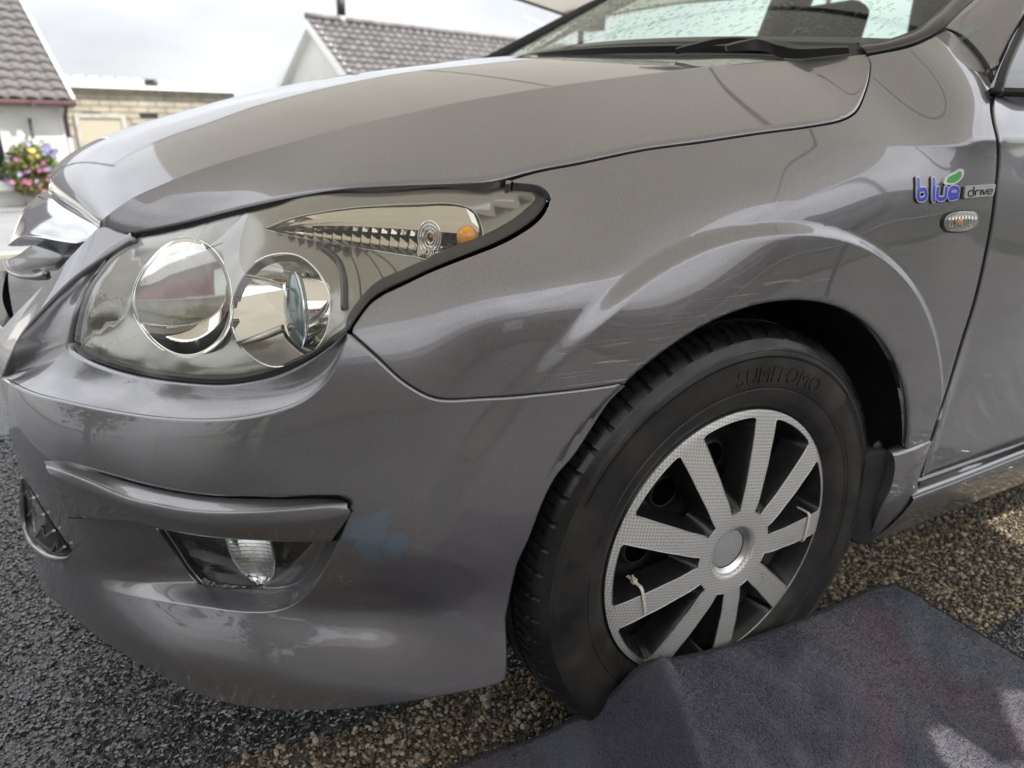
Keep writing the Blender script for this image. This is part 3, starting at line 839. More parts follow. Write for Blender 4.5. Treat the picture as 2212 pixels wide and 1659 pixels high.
# ------------------------------------------------------------------ front wheel (axis along y; outer face at small y)
WH = empty('wheel', (0, 0, 0), parent=CAR)


def polar(r, a, y): return np.stack([r * np.cos(a), np.full_like(a, 0) + y, .31 + r * np.sin(a)], -1)


# tyre: profile (y, r) from outer bead round the tread to the inner bead, tread grooves cut as real steps
NA = 58 * 22
prof = [(.030, .196), (.026, .204), (.019, .212), (.0155, .222), (.0135, .2325), (.0145, .2335), (.0128, .236), (.0115, .250), (.0115, .264), (.0130, .2745), (.0118, .2755), (.0125, .278), (.0150, .2835), (.0142, .2845), (.0160, .2875), (.0180, .2905), (.0205, .2950), (.0225, .2980), (.0228, .2983), (.0260, .3015), (.030, .3045), (.0318, .3053), (.0322, .3055), (.036, .3070), (.040, .3085), (.045, .3095), (.050, .3102), (.056, .3107)]
gro = [(.062, .3110), (.0625, .3045), (.0705, .3045), (.071, .3116), (.095, .3122), (.0955, .305), (.104, .305), (.1045, .3122), (.130, .3116), (.1305, .3045), (.1385, .3045), (.139, .311), (.160, .3085), (.178, .300), (.188, .28), (.190, .25), (.182, .22), (.175, .196)]
prof = np.array(prof + gro)
an = np.linspace(0, 2 * math.pi, NA, endpoint=False)
rows = []
for (y, r) in prof:
    rr = np.full(NA, r)
    if .018 < y < .062 and r > .288:         # shoulder slots: one wide lateral groove, then a short sipe
        for a0, dep, wd, ymin in ((0, .0036, .0036, .0226), (.5, .0030, .0026, .032)):
            ph = ((an / (2 * math.pi) * 58 + a0 + (y - .03) * 5) % 1) - .5
            k = np.clip(1 - np.abs(ph) / (wd / (2 * math.pi * .31 / 58)) / .9, 0, 1) > .12
            if y >= ymin: rr = rr - dep * k * float(np.interp(y, [ymin, ymin + .010], [.35, 1]))
    rows.append(np.stack([rr * np.cos(an), np.full(NA, y), .31 + rr * np.sin(an)], -1))
tb = MB(); tb.quadgrid(np.array(rows), True)
tyre = tb.build('tyre', M['rubber'], WH, True)
tyre.data.materials.append(M['tread'])
rpoly = np.array([np.hypot(p.center[0], p.center[2] - .31) for p in tyre.data.polygons]); tyre.data.polygons.foreach_set('material_index', (rpoly > .2872).astype(np.int32))
try:
    tyre.data.set_sharp_from_angle(angle=R(38))
except Exception:
    pass
# raised ribs of the sidewall (fine radial serrations) and its moulded lettering
rb = MB()
for a in np.linspace(R(-20), R(152), 560):
    if R(44) < a < R(123): r0, r1 = .2757, .2778
    elif a < R(44): r0, r1 = .2405, .2740
    else: r0, r1 = .2757, .2800
    y0 = float(np.interp((r0 + r1) / 2, [.236, .25, .264, .274, .278, .284], [.0128, .0115, .0115, .0128, .0124, .0148]))
    w = .0007; c, s_ = math.cos(a), math.sin(a); t_ = np.array([-s_, 0, c])
    p0 = np.array([r0 * c, y0 + .0004, .31 + r0 * s_]); p1 = np.array([r1 * c, y0 + .0004, .31 + r1 * s_]); pm = (p0 + p1) / 2
    for q in (p0, p1): q[1] = float(np.interp(np.hypot(q[0], q[2] - .31), [.236, .25, .264, .274, .278, .284], [.0128, .0115, .0115, .0128, .0124, .0148])) + .0003
    u = np.array([0, -.0015, 0])
    rb.add([p0 - t_ * w, p0 + t_ * w, p1 + t_ * w, p1 - t_ * w, p0 + u, p1 + u], [(0, 4, 5, 3), (4, 1, 2, 5), (0, 1, 4), (2, 3, 5)])
tag(rb.build('sidewall_ribs', M['rubber'], WH), kind='stuff')


def arc_text(txt, r, a_mid, size, name, parent, mat, y, ext=.0005, flip=False, spacing=1.0):
    """raised letters bent round the wheel, tops outwards"""
    out = MB()
    adv = []
    for ch in txt:
        cu = bpy.data.curves.new('t', 'FONT'); cu.body = ch if ch != ' ' else 'n'; cu.size = size; cu.extrude = ext; cu.align_x = 'LEFT'; cu.resolution_u = 3
        ob = bpy.data.objects.new('t', cu); COL.objects.link(ob); dg = bpy.context.evaluated_depsgraph_get()
        me = bpy.data.meshes.new_from_object(ob.evaluated_get(dg)); v = [tuple(p.co) for p in me.vertices]; f = [tuple(p.vertices) for p in me.polygons]
        bpy.data.objects.remove(ob); bpy.data.curves.remove(cu); bpy.data.meshes.remove(me)
        xs_ = [p[0] for p in v]; adv.append((v, f, min(xs_), max(xs_), ch))
    tot = sum((b - a) + size * .10 * spacing for _, _, a, b, _ in adv); x = -tot / 2
    for v, f, a, b, ch in adv:
        if ch != ' ':
            P_ = []
            for p in v:
                th = a_mid - (x + p[0] - a) / r; rad = r - size * .35 + p[1]
                P_.append((rad * math.cos(th), y - p[2], .31 + rad * math.sin(th)))
            out.add(P_, f)
        x += (b - a) + size * .10 * spacing
    return out.build(name, mat, parent)


arc_text('SUMITOMO', .2535, R(77), .031, 'tyre_lettering', WH, M['rubber'], .0113, .0008, spacing=1.3)
arc_text('STEEL BELTED RADIAL TUBELESS', .2205, R(-20), .008, 'tyre_small_lettering', WH, M['rubber'], .0155, .0005, spacing=2) if False else None

# steel rim behind the cover
rm_ = MB()
rp = [(.030, .197), (.040, .190), (.055, .185), (.075, .175), (.078, .150), (.066, .135), (.060, .115), (.063, .095), (.072, .085), (.060, .07), (.055, .03), (.055, .001)]
rm_.quadgrid(np.array([[(r * math.cos(a), y, .31 + r * math.sin(a)) for a in np.linspace(0, 2 * math.pi, 96, endpoint=False)] for y, r in rp]), True)
rim_o = rm_.build('steel_rim', M['steel'], WH, True)
for k in range(9):                                   # round vent holes: flat black discs, the shade of their depth put into the colour
    a = R(14 + 40 * k); c = np.array([.125 * math.cos(a), .0, .31 + .125 * math.sin(a)]); hb_ = MB()
    b = np.linspace(0, 2 * math.pi, 28, endpoint=False)
    rg = [np.stack([c[0] + q * np.cos(b), np.full(28, y), c[2] + q * np.sin(b)], 1) for q, y in ((.0205, .0572), (.0005, .0572))]
    hb_.quadgrid(np.array(rg), True); o = hb_.build('vent_shade', M['hole_shade'], WH)
    hb_ = MB(); hb_.quadgrid(np.array([np.stack([c[0] + q * np.cos(b), np.full(28, y), c[2] + q * np.sin(b)], 1) for q, y in ((.0255, .064), (.0235, .0575), (.0215, .0562), (.0203, .0574))]), True); hb_.build('vent_lip', M['steel'], WH, True)

# wheel cover: outer ring, nine spokes, dished hub
def cov_y(r):                                        # dome of the cover's front
    return np.interp(r, [.03, .06, .09, .13, .17, .195, .201], [.0035, .002, .0035, .0085, .0150, .0205, .024])
cb = MB(); NR_ = 36
def cover_poly():
    """outline of the cover: ring, hub and spokes with nine rounded openings"""
    holes = []
    for k in range(9):
        c = R(16 + 40 * k)
        def edge(r, sgn):                             # half-angle of the opening at radius r: spokes taper inwards
            half = np.interp(r, [.068, .10, .15, .19], [R(7.0), R(10.8), R(13.1), R(14.1)])
            return c + sgn * half
        rr = np.linspace(.064, .189, 14)
        A = [(r * math.cos(edge(r, -1)), r * math.sin(edge(r, -1))) for r in rr]
        aa = np.linspace(edge(.1905, -1) + R(1.6), edge(.1905, 1) - R(1.6), 10); Bq = [(.1918 * math.cos(a), .1918 * math.sin(a)) for a in aa]
        Cq = [(r * math.cos(edge(r, 1)), r * math.sin(edge(r, 1))) for r in rr[::-1]]
        holes.append(np.array(A + Bq + Cq))
    a = np.linspace(0, 2 * math.pi, 220, endpoint=False)
    return np.c_[.2005 * np.cos(a), .2005 * np.sin(a)], holes
outer_c, holes_c = cover_poly()
V2, F2 = triangulate(outer_c, holes_c + [np.c_[.043 * np.cos(np.linspace(0, 6.2832, 60, endpoint=False)), .043 * np.sin(np.linspace(0, 6.2832, 60, endpoint=False))]], .007)
r2 = np.hypot(V2[:, 0], V2[:, 1]); V3 = np.c_[V2[:, 0], cov_y(r2), .31 + V2[:, 1]]
mesh('wheel_cover', V3, F2, M['weave'], WH)
wb_ = MB()
for q in holes_c:                                     # dark walls of each opening, with a sloped inner shelf
    q = clean(q, .001); rr = np.hypot(q[:, 0], q[:, 1]); c = q.mean(0)
    f0 = np.c_[q[:, 0], cov_y(rr) - .0, .31 + q[:, 1]]; q1 = q + (c - q) * .05; q2 = q + (c - q) * .17; q3 = q + (c - q) * .30
    f1 = np.c_[q1[:, 0], cov_y(rr) + .004, .31 + q1[:, 1]]; f2 = np.c_[q2[:, 0], cov_y(rr) + .018, .31 + q2[:, 1]]; f3 = np.c_[q3[:, 0], cov_y(rr) + .034, .31 + q3[:, 1]]
    wb_.quadgrid(np.stack([f3, f2, f1, f0]), True)
wb_.build('cover_opening', M['cover_black'], WH, True)
re_ = MB(); a = np.linspace(0, 2 * math.pi, 160, endpoint=False)
re_.quadgrid(np.array([[(r * math.cos(t), y, .31 + r * math.sin(t)) for t in a] for r, y in ((.2005, .0240), (.2035, .0262), (.2035, .034), (.197, .036))]), True)
re_.build('cover_edge', M['cover_black'], WH, True)
hp_ = [(.0001, .0140), (.0270, .0140), (.0285, .0146), (.0288, .0150), (.0292, .0135), (.0345, .0095), (.0352, .0085), (.0362, .0080), (.0370, .0050), (.0405, .0026), (.0430, .0026)]
hu = MB(); hu.quadgrid(np.array([[(r * math.cos(t), y, .31 + r * math.sin(t)) for t in a] for r, y in hp_[:4]]), True)
hu.build('hub_cap', pmat('hub_grey', (.40, .40, .395), .45, .2, vary=(300, .12)), WH, True)
hu = MB(); hu.quadgrid(np.array([[(r * math.cos(t), y, .31 + r * math.sin(t)) for t in a] for r, y in hp_[4:8]]), True)
hu.build('hub_ring', M['satin'], WH, True)
hu = MB(); hu.quadgrid(np.array([[(r * math.cos(t), y, .31 + r * math.sin(t)) for t in a] for r, y in hp_[7:]]), True)
hu.build('hub_collar', M['weave'], WH, True)
# two cable ties that hold the cover on
for ang, r in ((R(-167), .150), (R(-4), .1585)):
    er = np.array([math.cos(ang), 0, math.sin(ang)]); et = np.array([-math.sin(ang), 0, math.cos(ang)]); c = np.array([0, cov_y(r) - .0012, .31]) + er * r
    hw = .0225
    loop = [c + et * hw * k + np.array([0, d, 0]) for k, d in ((-1.04, .030), (-1.06, .008), (-1.02, .0012), (-.8, -.0006), (0, -.0014), (.8, -.0006), (1.02, .0012), (1.06, .008), (1.04, .030))]
    L = spl(np.array(loop), 40); tb_ = MB()
    bdir = er * .0022
    nn = np.cross(np.gradient(L, axis=0), er); nn /= np.linalg.norm(nn, axis=1)[:, None]
    tb_.quadgrid(np.stack([L - bdir - nn * .0006, L + bdir - nn * .0006, L + bdir + nn * .0006, L - bdir + nn * .0006], 1), True)
    e_ = L[-1] if ang > R(-90) else L[0]
    k = c - et * hw * 1.1 + np.array([0, .016, 0]); tb_.box(k - .0032, k + .0032)
    tb_.tube([k, k - et * .010 + er * .001], .0013, 6)
    tb_.build('cable_tie', M['tie'], WH)
# arch liner and splash guard
lin = MB(); aa = np.linspace(R(-6), R(190), 80)
_e = S(s_of_x(.352 * np.cos(aa)), .31 + .352 * np.sin(aa))[:, 1]; _e = np.maximum(_e, 0) + np.interp(aa, [R(100), R(150)], [.004, .012])
lin.quadgrid(np.array([[(r * math.cos(t), y + max(0, float(e_) - .0045) * (1 if r < .37 else 0), .31 + r * math.sin(t)) for t, e_ in zip(aa, _e)] for r, y in ((.3535, .0045), (.362, .016), (.372, .05), (.374, .25), (.34, .33))]))
lin.build('arch_liner', M['liner'], CAR, True)
bk = MB(); bk.add([(x, .335, z) for x, z in ((-.5, .12), (.5, .12), (.5, .75), (-.5, .75))], [(0, 1, 2, 3)]); bk.build('inner_wing', M['liner'], CAR)
# ------------------------------------------------------------------ headlight
HEAD = empty('headlight', (0, 0, 0), parent=CAR)
HL_TOP = [(1062, 398), (1050, 402), (975, 403), (878, 405), (780, 409), (650, 421), (598, 439), (500, 463), (403, 488), (338, 503), (297, 509)]
hl_outer = np.vstack([hc(HL_RIGHT, 60, lens_w), hc(HL_TOP, 60, lens_w)[1:], hc(HL_LOW, 110, lens_w)[1:]])
panel('lens', hl_outer, [], .010, lambda s, z: SL(s, z, -.003), M['lens'], HEAD, depth=.004, fil=.002, gap=.0006)
# black edge of the lens: wide along the rear and lower right, narrow elsewhere
oc = clean(hl_outer, .002)


def bez_off(s, z):
    d = seg_dist(np.c_[s, z], oc); return -.010 - .034 * sm((d - .004) / .045)


RING_L = [(405, 513), (450, 529), (487, 575), (503, 640), (498, 700), (471, 745), (424, 771), (380, 770), (333, 742), (297, 695), (283, 650), (292, 605), (322, 560), (360, 525)]
RING_R = [(608, 548), (647, 554), (685, 585), (711, 632), (714, 668), (704, 722), (676, 762), (640, 784), (592, 793), (549, 775), (516, 738), (500, 690), (504, 640), (522, 600), (560, 562)]
POD = [(570, 495), (620, 475), (700, 457), (790, 446), (890, 441), (985, 441), (1022, 455), (1040, 485), (1042, 518), (1020, 540), (985, 555), (950, 566), (900, 556), (840, 546), (760, 533), (680, 519), (610, 505)]
OUT_BLK = [(743, 712), (749, 688), (783, 640), (814, 612), (865, 589), (914, 567), (962, 546), (1011, 527), (1058, 507), (1106, 482), (1143, 454), (1164, 430), (1154, 414), (1110, 405)]
bl_in = hc(OUT_BLK, 60, lens_w); bl_out = hc(HL_RIGHT[:-1], 60, lens_w)
blk = np.stack([SL(*bl_out.T, -.0045), SL(*(bl_out * .7 + bl_in * .3).T, -.006), SL(*bl_in.T, -.0075), SL(*bl_in.T, -.016)])
sheet('lens_border', blk, M['seal'], HEAD)
LOW_IN = [(742, 712), (708, 738), (670, 765), (622, 788), (576, 804), (530, 815), (485, 820), (436, 820), (371, 814), (306, 804), (245, 788), (198, 770), (166, 752)]
li_in = hc(LOW_IN, 70, lens_w); li_out = hc(HL_LOW[7:][::-1], 70, lens_w)
blk = np.stack([SL(*li_out.T, -.0045), SL(*(li_out * .6 + li_in * .4).T, -.006), SL(*li_in.T, -.008), SL(*li_in.T, -.018)])
sheet('lens_border', blk, M['seal'], HEAD)
for k in range(4):                                  # fine ribs in the lower border
    f = .35 + .16 * k; q = li_out * (1 - f) + li_in * f
    MB().tube(SL(*q[4:62].T, -.0045), .0006, 5).build('border_rib', M['black'], HEAD, True)

bez_w = lambda s, z: lens_w(s, z) + bez_off(s, z)
def dish_rim(L):
    """a flat rim: the traced loop laid in the plane that best fits the trim there"""
    px = spl(L, 60, True); q = hit(px, bez_w, 0, .5, 1.2); P = SL(*q.T, bez_off(*q.T)); c = P.mean(0); n = np.linalg.svd(P - c)[2][2]
    if n[1] > 0: n = -n
    d = rays(px); t_ = ((c - n * .002 - CAM_POS) @ n) / (d @ n); return q, CAM_POS + d * t_[:, None], n
rl, rimL, nL = dish_rim(RING_L); rr_, rimR, nR_ = dish_rim(RING_R); pd = hit(spl(POD, 80), bez_w, 0, .5, 1.2)
inner_poly = inset(clean(hl_outer, .002), .003)
panel('bezel', inner_poly, [rl, rr_, pd], .009, lambda s, z: SL(s, z, bez_off(s, z)), M['bezel'], HEAD, depth=.01, fil=.001, gap=.0002)


def closed_tube(P, r, n=8):
    mb = MB(); P = np.asarray(P); T = np.roll(P, -1, 0) - np.roll(P, 1, 0); T /= np.linalg.norm(T, axis=1)[:, None]
    ref = P.mean(0) - P; ref -= T * (ref * T).sum(1)[:, None]; ref /= np.linalg.norm(ref, axis=1)[:, None]; w = np.cross(T, ref)
    mb.quadgrid(np.concatenate([np.stack([P + r * (ref * math.cos(a) + w * math.sin(a)) for a in np.linspace(0, 2 * math.pi, n, endpoint=False)], 1)] ), True)
    G = np.stack([P + r * (ref * math.cos(a) + w * math.sin(a)) for a in np.linspace(0, 2 * math.pi, n, endpoint=False)], 1)
    m2 = MB(); m2.quadgrid(np.concatenate([G, G[:1]]), True); return m2


def bowl(name, P, push, mat, k_in=.12, pw=.5, rows=20):
    """reflector dish from a rim loop back to its apex"""
    c = P.mean(0); ap = c + np.array(push)
    G = []
    for t in np.linspace(0, 1, rows):
        f = 1 - (1 - k_in) * t; d = (1 - f * f) if pw == .5 else t ** pw
        G.append((P - c) * f + c + (ap - c) * d)
    G = np.array(G); mb = MB(); mb.quadgrid(np.concatenate([G, G[:, :1]], 1)); mb.add(list(G[-1]), [tuple(range(len(G[-1])))])
    return mb.build(name, mat, HEAD, True), P, c, ap


def shallow_dish(P):
    """inner lamp: short wall behind the rim, then a gently domed mirror that faces the side"""
    c = P.mean(0); n = np.array([-.30, -.945, .10]); n /= np.linalg.norm(n); cc = c + np.array([.012, .030, .001])
    V_ = P - CAM_POS; V_ /= np.linalg.norm(V_, axis=1)[:, None]; Q = P + (c - P) * .03
    Q = Q + V_ * (((cc - Q) @ n) / (V_ @ n))[:, None]; k_ = Q.mean(0); G = [P, P * .5 + Q * .5 + (P - c) * .02, Q]
    for f in np.linspace(.94, .02, 18): G.append(k_ + (Q - k_) * f + n * .006 * (1 - f * f))
    mb = MB(); G = np.array(G); mb.quadgrid(np.concatenate([G, G[:, :1]], 1)); mb.add(list(G[-1]), [tuple(range(len(P)))])
    return mb.build('reflector', M['mirror'], HEAD, True), P, c, k_
_, PL_, cL, aL = shallow_dish(rimL)
tag(bpy.data.objects['reflector'], 'inner round reflector with a smooth mirror dish')
closed_tube(rimL, .0012).build('reflector_ring', M['chrome'], HEAD, True)
o2, PR_, cR, aR = bowl('reflector', rimR, (.030, .036, 0), M['mirror'])
tag(o2, 'outer round reflector around a clear lens disc')
closed_tube(rimR, .0013).build('reflector_ring', M['chrome'], HEAD, True)
# bulb caps
for c_, ap in ((cR, aR),):
    d = (c_ - ap) / np.linalg.norm(c_ - ap)
    MB().tube([ap, ap + d * .012, ap + d * .016, ap + d * .017], [.007, .007, .0055, .001], 16).build('bulb', M['chrome'], HEAD, True)
# horizontal blades that cross the outer dish on its left
def blade(px_top, px_bot, y0, y1, name, mat):
    a = [at(x, y, y=y0) for x, y in px_top]; b = [at(x, y, y=y1) for x, y in px_bot]
    G = np.stack([resamp(np.array(a), 12), resamp((np.array(resamp(np.array(a), 12)) + resamp(np.array(b), 12)) / 2 + [0, .004, 0], 12), resamp(np.array(b), 12)])
    return sheet(name, G, mat, HEAD, thick=.0015)
blade([(531, 592), (570, 600), (612, 612)], [(545, 606), (580, 612), (612, 622)], .155, .185, 'reflector_blade', M['satin'])
blade([(508, 737), (560, 720), (612, 700)], [(520, 752), (570, 742), (620, 722)], .165, .20, 'reflector_blade', M['satin'])
# clear disc lens, seen nearly edge on
dc = at(640, 670, y=.172); ax_ = np.array([-.98, .02, .05]); ax_ /= np.linalg.norm(ax_)
e1 = np.cross(ax_, [0, 0, 1.]); e1 /= np.linalg.norm(e1); e2 = np.cross(e1, ax_); tt_ = np.linspace(0, 2 * math.pi, 48, endpoint=False)
ringd = lambda r, o: np.array([dc + ax_ * o + r * (e1 * math.cos(a) + e2 * math.sin(a)) for a in tt_])
mb = MB(); mb.quadgrid(np.array([ringd(r, o) for r, o in ((.001, .012), (.015, .011), (.028, .0075), (.038, .003), (.0395, 0), (.0395, -.004), (.030, -.006), (.001, -.007))]), True)
disc = mb.build('disc_lens', pmat('disc_glass', (.20, .27, .30), .05, .25, coat=1), HEAD, True)
closed_tube(ringd(.0402, .0), .0012).build('disc_lens_ring', M['chrome'], HEAD, True)
# projector barrel behind the disc
MB().tube([dc - ax_ * .004, dc - ax_ * .03, dc - ax_ * .05], [.036, .034, .026], 32, cap=False).build('lamp_barrel', M['mirror'], HEAD, True)

# turn signal pod: stepped mirror facets, clear bulb lens, amber bulb
PODU = [(575, 494), (650, 470), (740, 455), (840, 446), (940, 444), (1012, 452), (1036, 480)]
PODM = [(575, 496), (650, 489), (740, 488), (840, 493), (940, 500), (1000, 505), (1034, 510)]
PODL = [(575, 497), (650, 512), (740, 528), (840, 543), (920, 556), (965, 556), (1020, 536)]
nf = 22; U, Mi, Lo = (spl(p, nf + 1) for p in (PODU, PODM, PODL))
mbp = MB()
for i in range(nf):
    o0, o1 = -.022, -.034 - .012 * math.sin(i / nf * 3.1)
    for A_, B_, da, db in ((Mi, Mi * .45 + Lo * .55, -.010, -.012), (Mi * .45 + Lo * .55, Lo, -.010, -.002)):
        q = lambda p, o: SL(*hit([p], lens_w, o).T, o)[0]
        k0, k1 = i + .0, i + .92
        a0, a1 = (A_[i] * (1 - f) + A_[min(i + 1, nf)] * f for f in (.0, .93)); b0, b1 = (B_[i] * (1 - f) + B_[min(i + 1, nf)] * f for f in (.0, .93))
        c0, c1 = q(a0, o0 + da), q(a1, o0 + da - .007); d0, d1 = q(b0, o0 + db - .002), q(b1, o0 + db - .010)
        e0 = (q(a0, o0 + da) + q(b0, o0 + db)) / 2 + np.array([.002, .006, 0]); e1_ = (c1 + d1) / 2 + np.array([.002, .006, 0])
        mbp.add([c0, c1, e1_, d1, d0, e0], [(0, 5, 2, 1), (5, 4, 3, 2)])
mbp.quadgrid(np.stack([SL(*hit(q_, lens_w, o_).T, o_) for q_, o_ in ((U, -.021), (U * .6 + Mi * .4, -.030), (U * .25 + Mi * .75, -.033), (Mi, -.031))]))
tag(mbp.build('signal_reflector', M['pod'], HEAD), 'stepped mirror facets of the turn signal')
bk_ = MB(); G = np.stack([SL(*hit(U, lens_w, -.05).T, -.05), SL(*hit(Mi, lens_w, -.06).T, -.06), SL(*hit(Lo, lens_w, -.05).T, -.05)]); bk_.quadgrid(G)
bk_.build('signal_back', M['bezel_dark'], HEAD, True)
closed_tube(SL(*pd.T, bez_off(*pd.T) + .0005), .0008).build('signal_rim', M['satin'], HEAD, True)


def ball(c, r, sc, n=20, m=14):
    g = np.array([[c + np.array(sc) * r * np.array([math.sin(p) * math.cos(t), math.sin(p) * math.sin(t), math.cos(p)]) for t in np.linspace(0, 2 * math.pi, n, endpoint=False)] for p in np.linspace(.001, math.pi - .001, m)])
    mb = MB(); mb.quadgrid(g[:, ::-1], True); return mb


ball(SL(*hit([(1009, 512)], lens_w, -.022).T, -.022)[0], .0118, (1, 1, 1.05)).build('signal_bulb', M['amber'], HEAD, True)
cb_ = SL(*hit([(928, 515)], lens_w, -.02).T, -.02)[0]
for r in (.016, .0125, .009, .0055):
    n_ = np.array([-.5, -.86, .05]); u_ = np.cross(n_, [0, 0, 1.]); u_ /= np.linalg.norm(u_); v_ = np.cross(u_, n_)
    closed_tube(np.array([cb_ - n_ * (.016 - r) * .6 + r * (u_ * math.cos(a) * .75 + v_ * math.sin(a) * 1.15) for a in tt_]), .0011).build('signal_lens_ring', M['chrome'], HEAD, True)
# curved ribs on the silver trim between the dish and the pod
for k, P_ in enumerate([[(700, 530), (745, 548), (775, 590), (786, 640)], [(760, 536), (800, 556), (828, 590), (838, 618)], [(800, 542), (838, 560), (862, 584), (872, 600)], [(690, 540), (722, 566), (742, 606), (750, 660)]]):
    q = hc(P_, 24, lens_w, -.03); MB().tube(SL(*q.T, bez_off(*q.T) + .0003), .0009 if k < 3 else .0040, 6).build('trim_rib', M['bezel_dark'], HEAD, True)

# ------------------------------------------------------------------ fog lamp
FOG = empty('fog_lamp', (0, 0, 0), parent=CAR)
panel('glass', fg, [], .010, lambda s, z: S(s, z, -.0270), M['fog_lens'], FOG, depth=.004, fil=.0015, gap=0)
panel('housing', fg, [], .012, lambda s, z: S(s, z, -.038 - .012 * sm(seg_dist(np.c_[s, z], fg) / .02)), M['cover_black'], FOG, depth=.004, gap=0)
OV = [(486, 1150), (490, 1185), (504, 1217), (532, 1249), (564, 1264), (584, 1252), (590, 1217), (585, 1185), (570, 1145), (530, 1135)]
ov = hit(spl(OV, 48, True), None, -.030); P = S(*ov.T, -.0335)
closed_tube(P, .0013).build('ring', M['chrome'], FOG, True)
c_ = P.mean(0); G = []
zt, zb = P[:, 2].max(), P[:, 2].min()
mb = MB(); ov_px = spl(OV, 60, True)
for k in range(17):                                   # horizontal flutes of the mirror
    ya, yb = 1132 + k * 8, 1132 + (k + 1) * 8
    def xr(y):
        xs_ = []
        for (x0, y0), (x1, y1) in zip(ov_px, np.roll(ov_px, -1, 0)):
            if (y0 - y) * (y1 - y) <= 0 and y0 != y1: xs_.append(x0 + (y - y0) / (y1 - y0) * (x1 - x0))
        return (min(xs_), max(xs_)) if len(xs_) > 1 else None
    a, b = xr(ya + .5), xr(min(yb - .2, 1263))
    if not a or not b: continue
    T = [S(*hit([(x, ya)], None, -.031).T, -.0335)[0] for x in a]; B_ = [S(*hit([(x, yb)], None, -.031).T, -.0335)[0] for x in b]
    n_ = 9; rowt = np.array([T[0] * (1 - f) + T[1] * f for f in np.linspace(0, 1, n_)]); rowb = np.array([B_[0] * (1 - f) + B_[1] * f for f in np.linspace(0, 1, n_)])
    dp = (1 - np.linspace(-1, 1, n_) ** 2)[:, None] * np.array([.0015, .003, 0])
    mid = (rowt + rowb) / 2 + dp + np.array([-.001, -.002, 0]); mb.quadgrid(np.stack([rowt + dp * 1.1, mid, rowb + dp * 1.1]))
mb.build('reflector', M['mirror'], FOG, False)
for k in range(3):                                    # stepped edge strips on the lamp's left
    a = np.array([(338 + 8 * k, 1141), (366 + 8 * k, 1184), (400 + 7 * k, 1232), (428 + 6 * k, 1262)]); q = hc(a, 20, None, -.022)
    MB().tube(S(*q.T, -.0225), .0014, 6).build('edge_strip', M['black'] if k % 2 else M['bezel'], FOG, True)

# ------------------------------------------------------------------ radiator grille: chrome bar, dark cavity; lower grille
GR = empty('grille', (0, 0, 0), parent=CAR)
A_ = pc([(98, 414, .8875), (112, 428, .78), (138, 447, .68), (170, 466, .60), (206, 486, .52), (214, 494, .50)], 40)
B_ = pc([(72, 428, .8875), (92, 440, .78), (120, 458, .68), (155, 478, .60), (192, 497, .52), (205, 504, .50)], 40)
C_ = pc([(44, 466, .8875), (70, 470, .78), (104, 484, .68), (145, 500, .60), (186, 510, .52), (198, 510, .50)], 40)
D_ = pc([(24, 518, .8875), (50, 505, .80), (90, 508, .70), (135, 517, .61), (172, 522, .54), (185, 520, .52)], 40)
E_ = pc([(22, 532, .8875), (50, 513, .80), (92, 515, .70), (137, 523, .61), (172, 527, .54), (185, 524, .52)], 40)
F_ = D_ + np.array([.05, 0, -.012])
G = loft([A_ + np.array([.02, 0, -.006]), A_, B_, C_, D_, E_, F_], 5)
mir_ = G[:, ::-1].copy(); mir_[:, :, 1] = 1.775 - mir_[:, :, 1]
mb = MB(); mb.quadgrid(np.concatenate([G[:, ::-1], mir_[:, ::-1][:, 1:]], 1)); mb.build('chrome_bar', M['chrome'], GR, True)
a = pc([(22, 530, .8875), (60, 512, .78), (110, 520, .66), (172, 526, .54), (190, 515, .50)], 40) + np.array([.03, 0, 0])
b = pc([(16, 566, .8875), (26, 586, .80), (50, 596, .70), (85, 597, .62), (105, 592, .57)], 40)
mid = (a + b) / 2 + np.array([.06, .0, -.01])
G = loft([a, mid, b + np.array([.012, 0, .006]), b, b + np.array([.006, 0, -.006])], 6); mir_ = G[:, ::-1].copy(); mir_[:, :, 1] = 1.775 - mir_[:, :, 1]
mb = MB(); mb.quadgrid(np.concatenate([G[:, ::-1], mir_[:, ::-1][:, 1:]], 1)); mb.build('cavity', M['bezel_dark'], GR, True)
MB().tube(b + np.array([-.002, -.002, .001]), .0045, 10).build('lower_lip', M['bezel'], GR, True)

LG = empty('lower_grille', (0, 0, 0), parent=CAR)
def on_front(L, n, dy=0.):
    """traced points near the bumper's outline: on the skin where the line of sight meets it, else at the listed depth"""
    q = spl(L, n); h_ = hit(q[:, :2], None, 0, .5, 1.6); X = S(*h_.T); ok = (h_[:, 1] > .15) & (h_[:, 1] < .6) & (X[:, 1] < .9)
    y = np.where(ok, X[:, 1], q[:, 2]); k = np.ones(7) / 7; y = np.convolve(np.pad(y, 3, mode='edge'), k, 'valid')
    return np.array([at(a, b, y=c + dy) for (a, b), c in zip(q[:, :2], y)])
lipo = on_front([(50, 1032, .60), (49, 1080, .60), (53, 1130, .60), (65, 1166, .575), (88, 1192, .525), (120, 1206, .47), (150, 1203, .432), (155, 1192, .428)], 50)
MB().tube(lipo, np.r_[.002, .0035, np.full(40, .0046), .0044, .004, .0036, .003, .0024, .0018, .0013, .0008], 12).build('intake_lip', PT, LG, True)
inn_ = on_front([(55, 1040, .60), (58, 1092, .60), (66, 1135, .60), (84, 1167, .56), (109, 1186, .505), (132, 1194, .468), (148, 1196, .444), (151, 1191, .440)], 50, -.003)
dia = on_front([(53, 1032, .60), (100, 1112, .54), (151, 1189, .436)], 50, -.003)
sheet('intake_frame', np.stack([lipo, inn_, inn_ + np.array([.004, .008, 0])]), M['black'], LG)
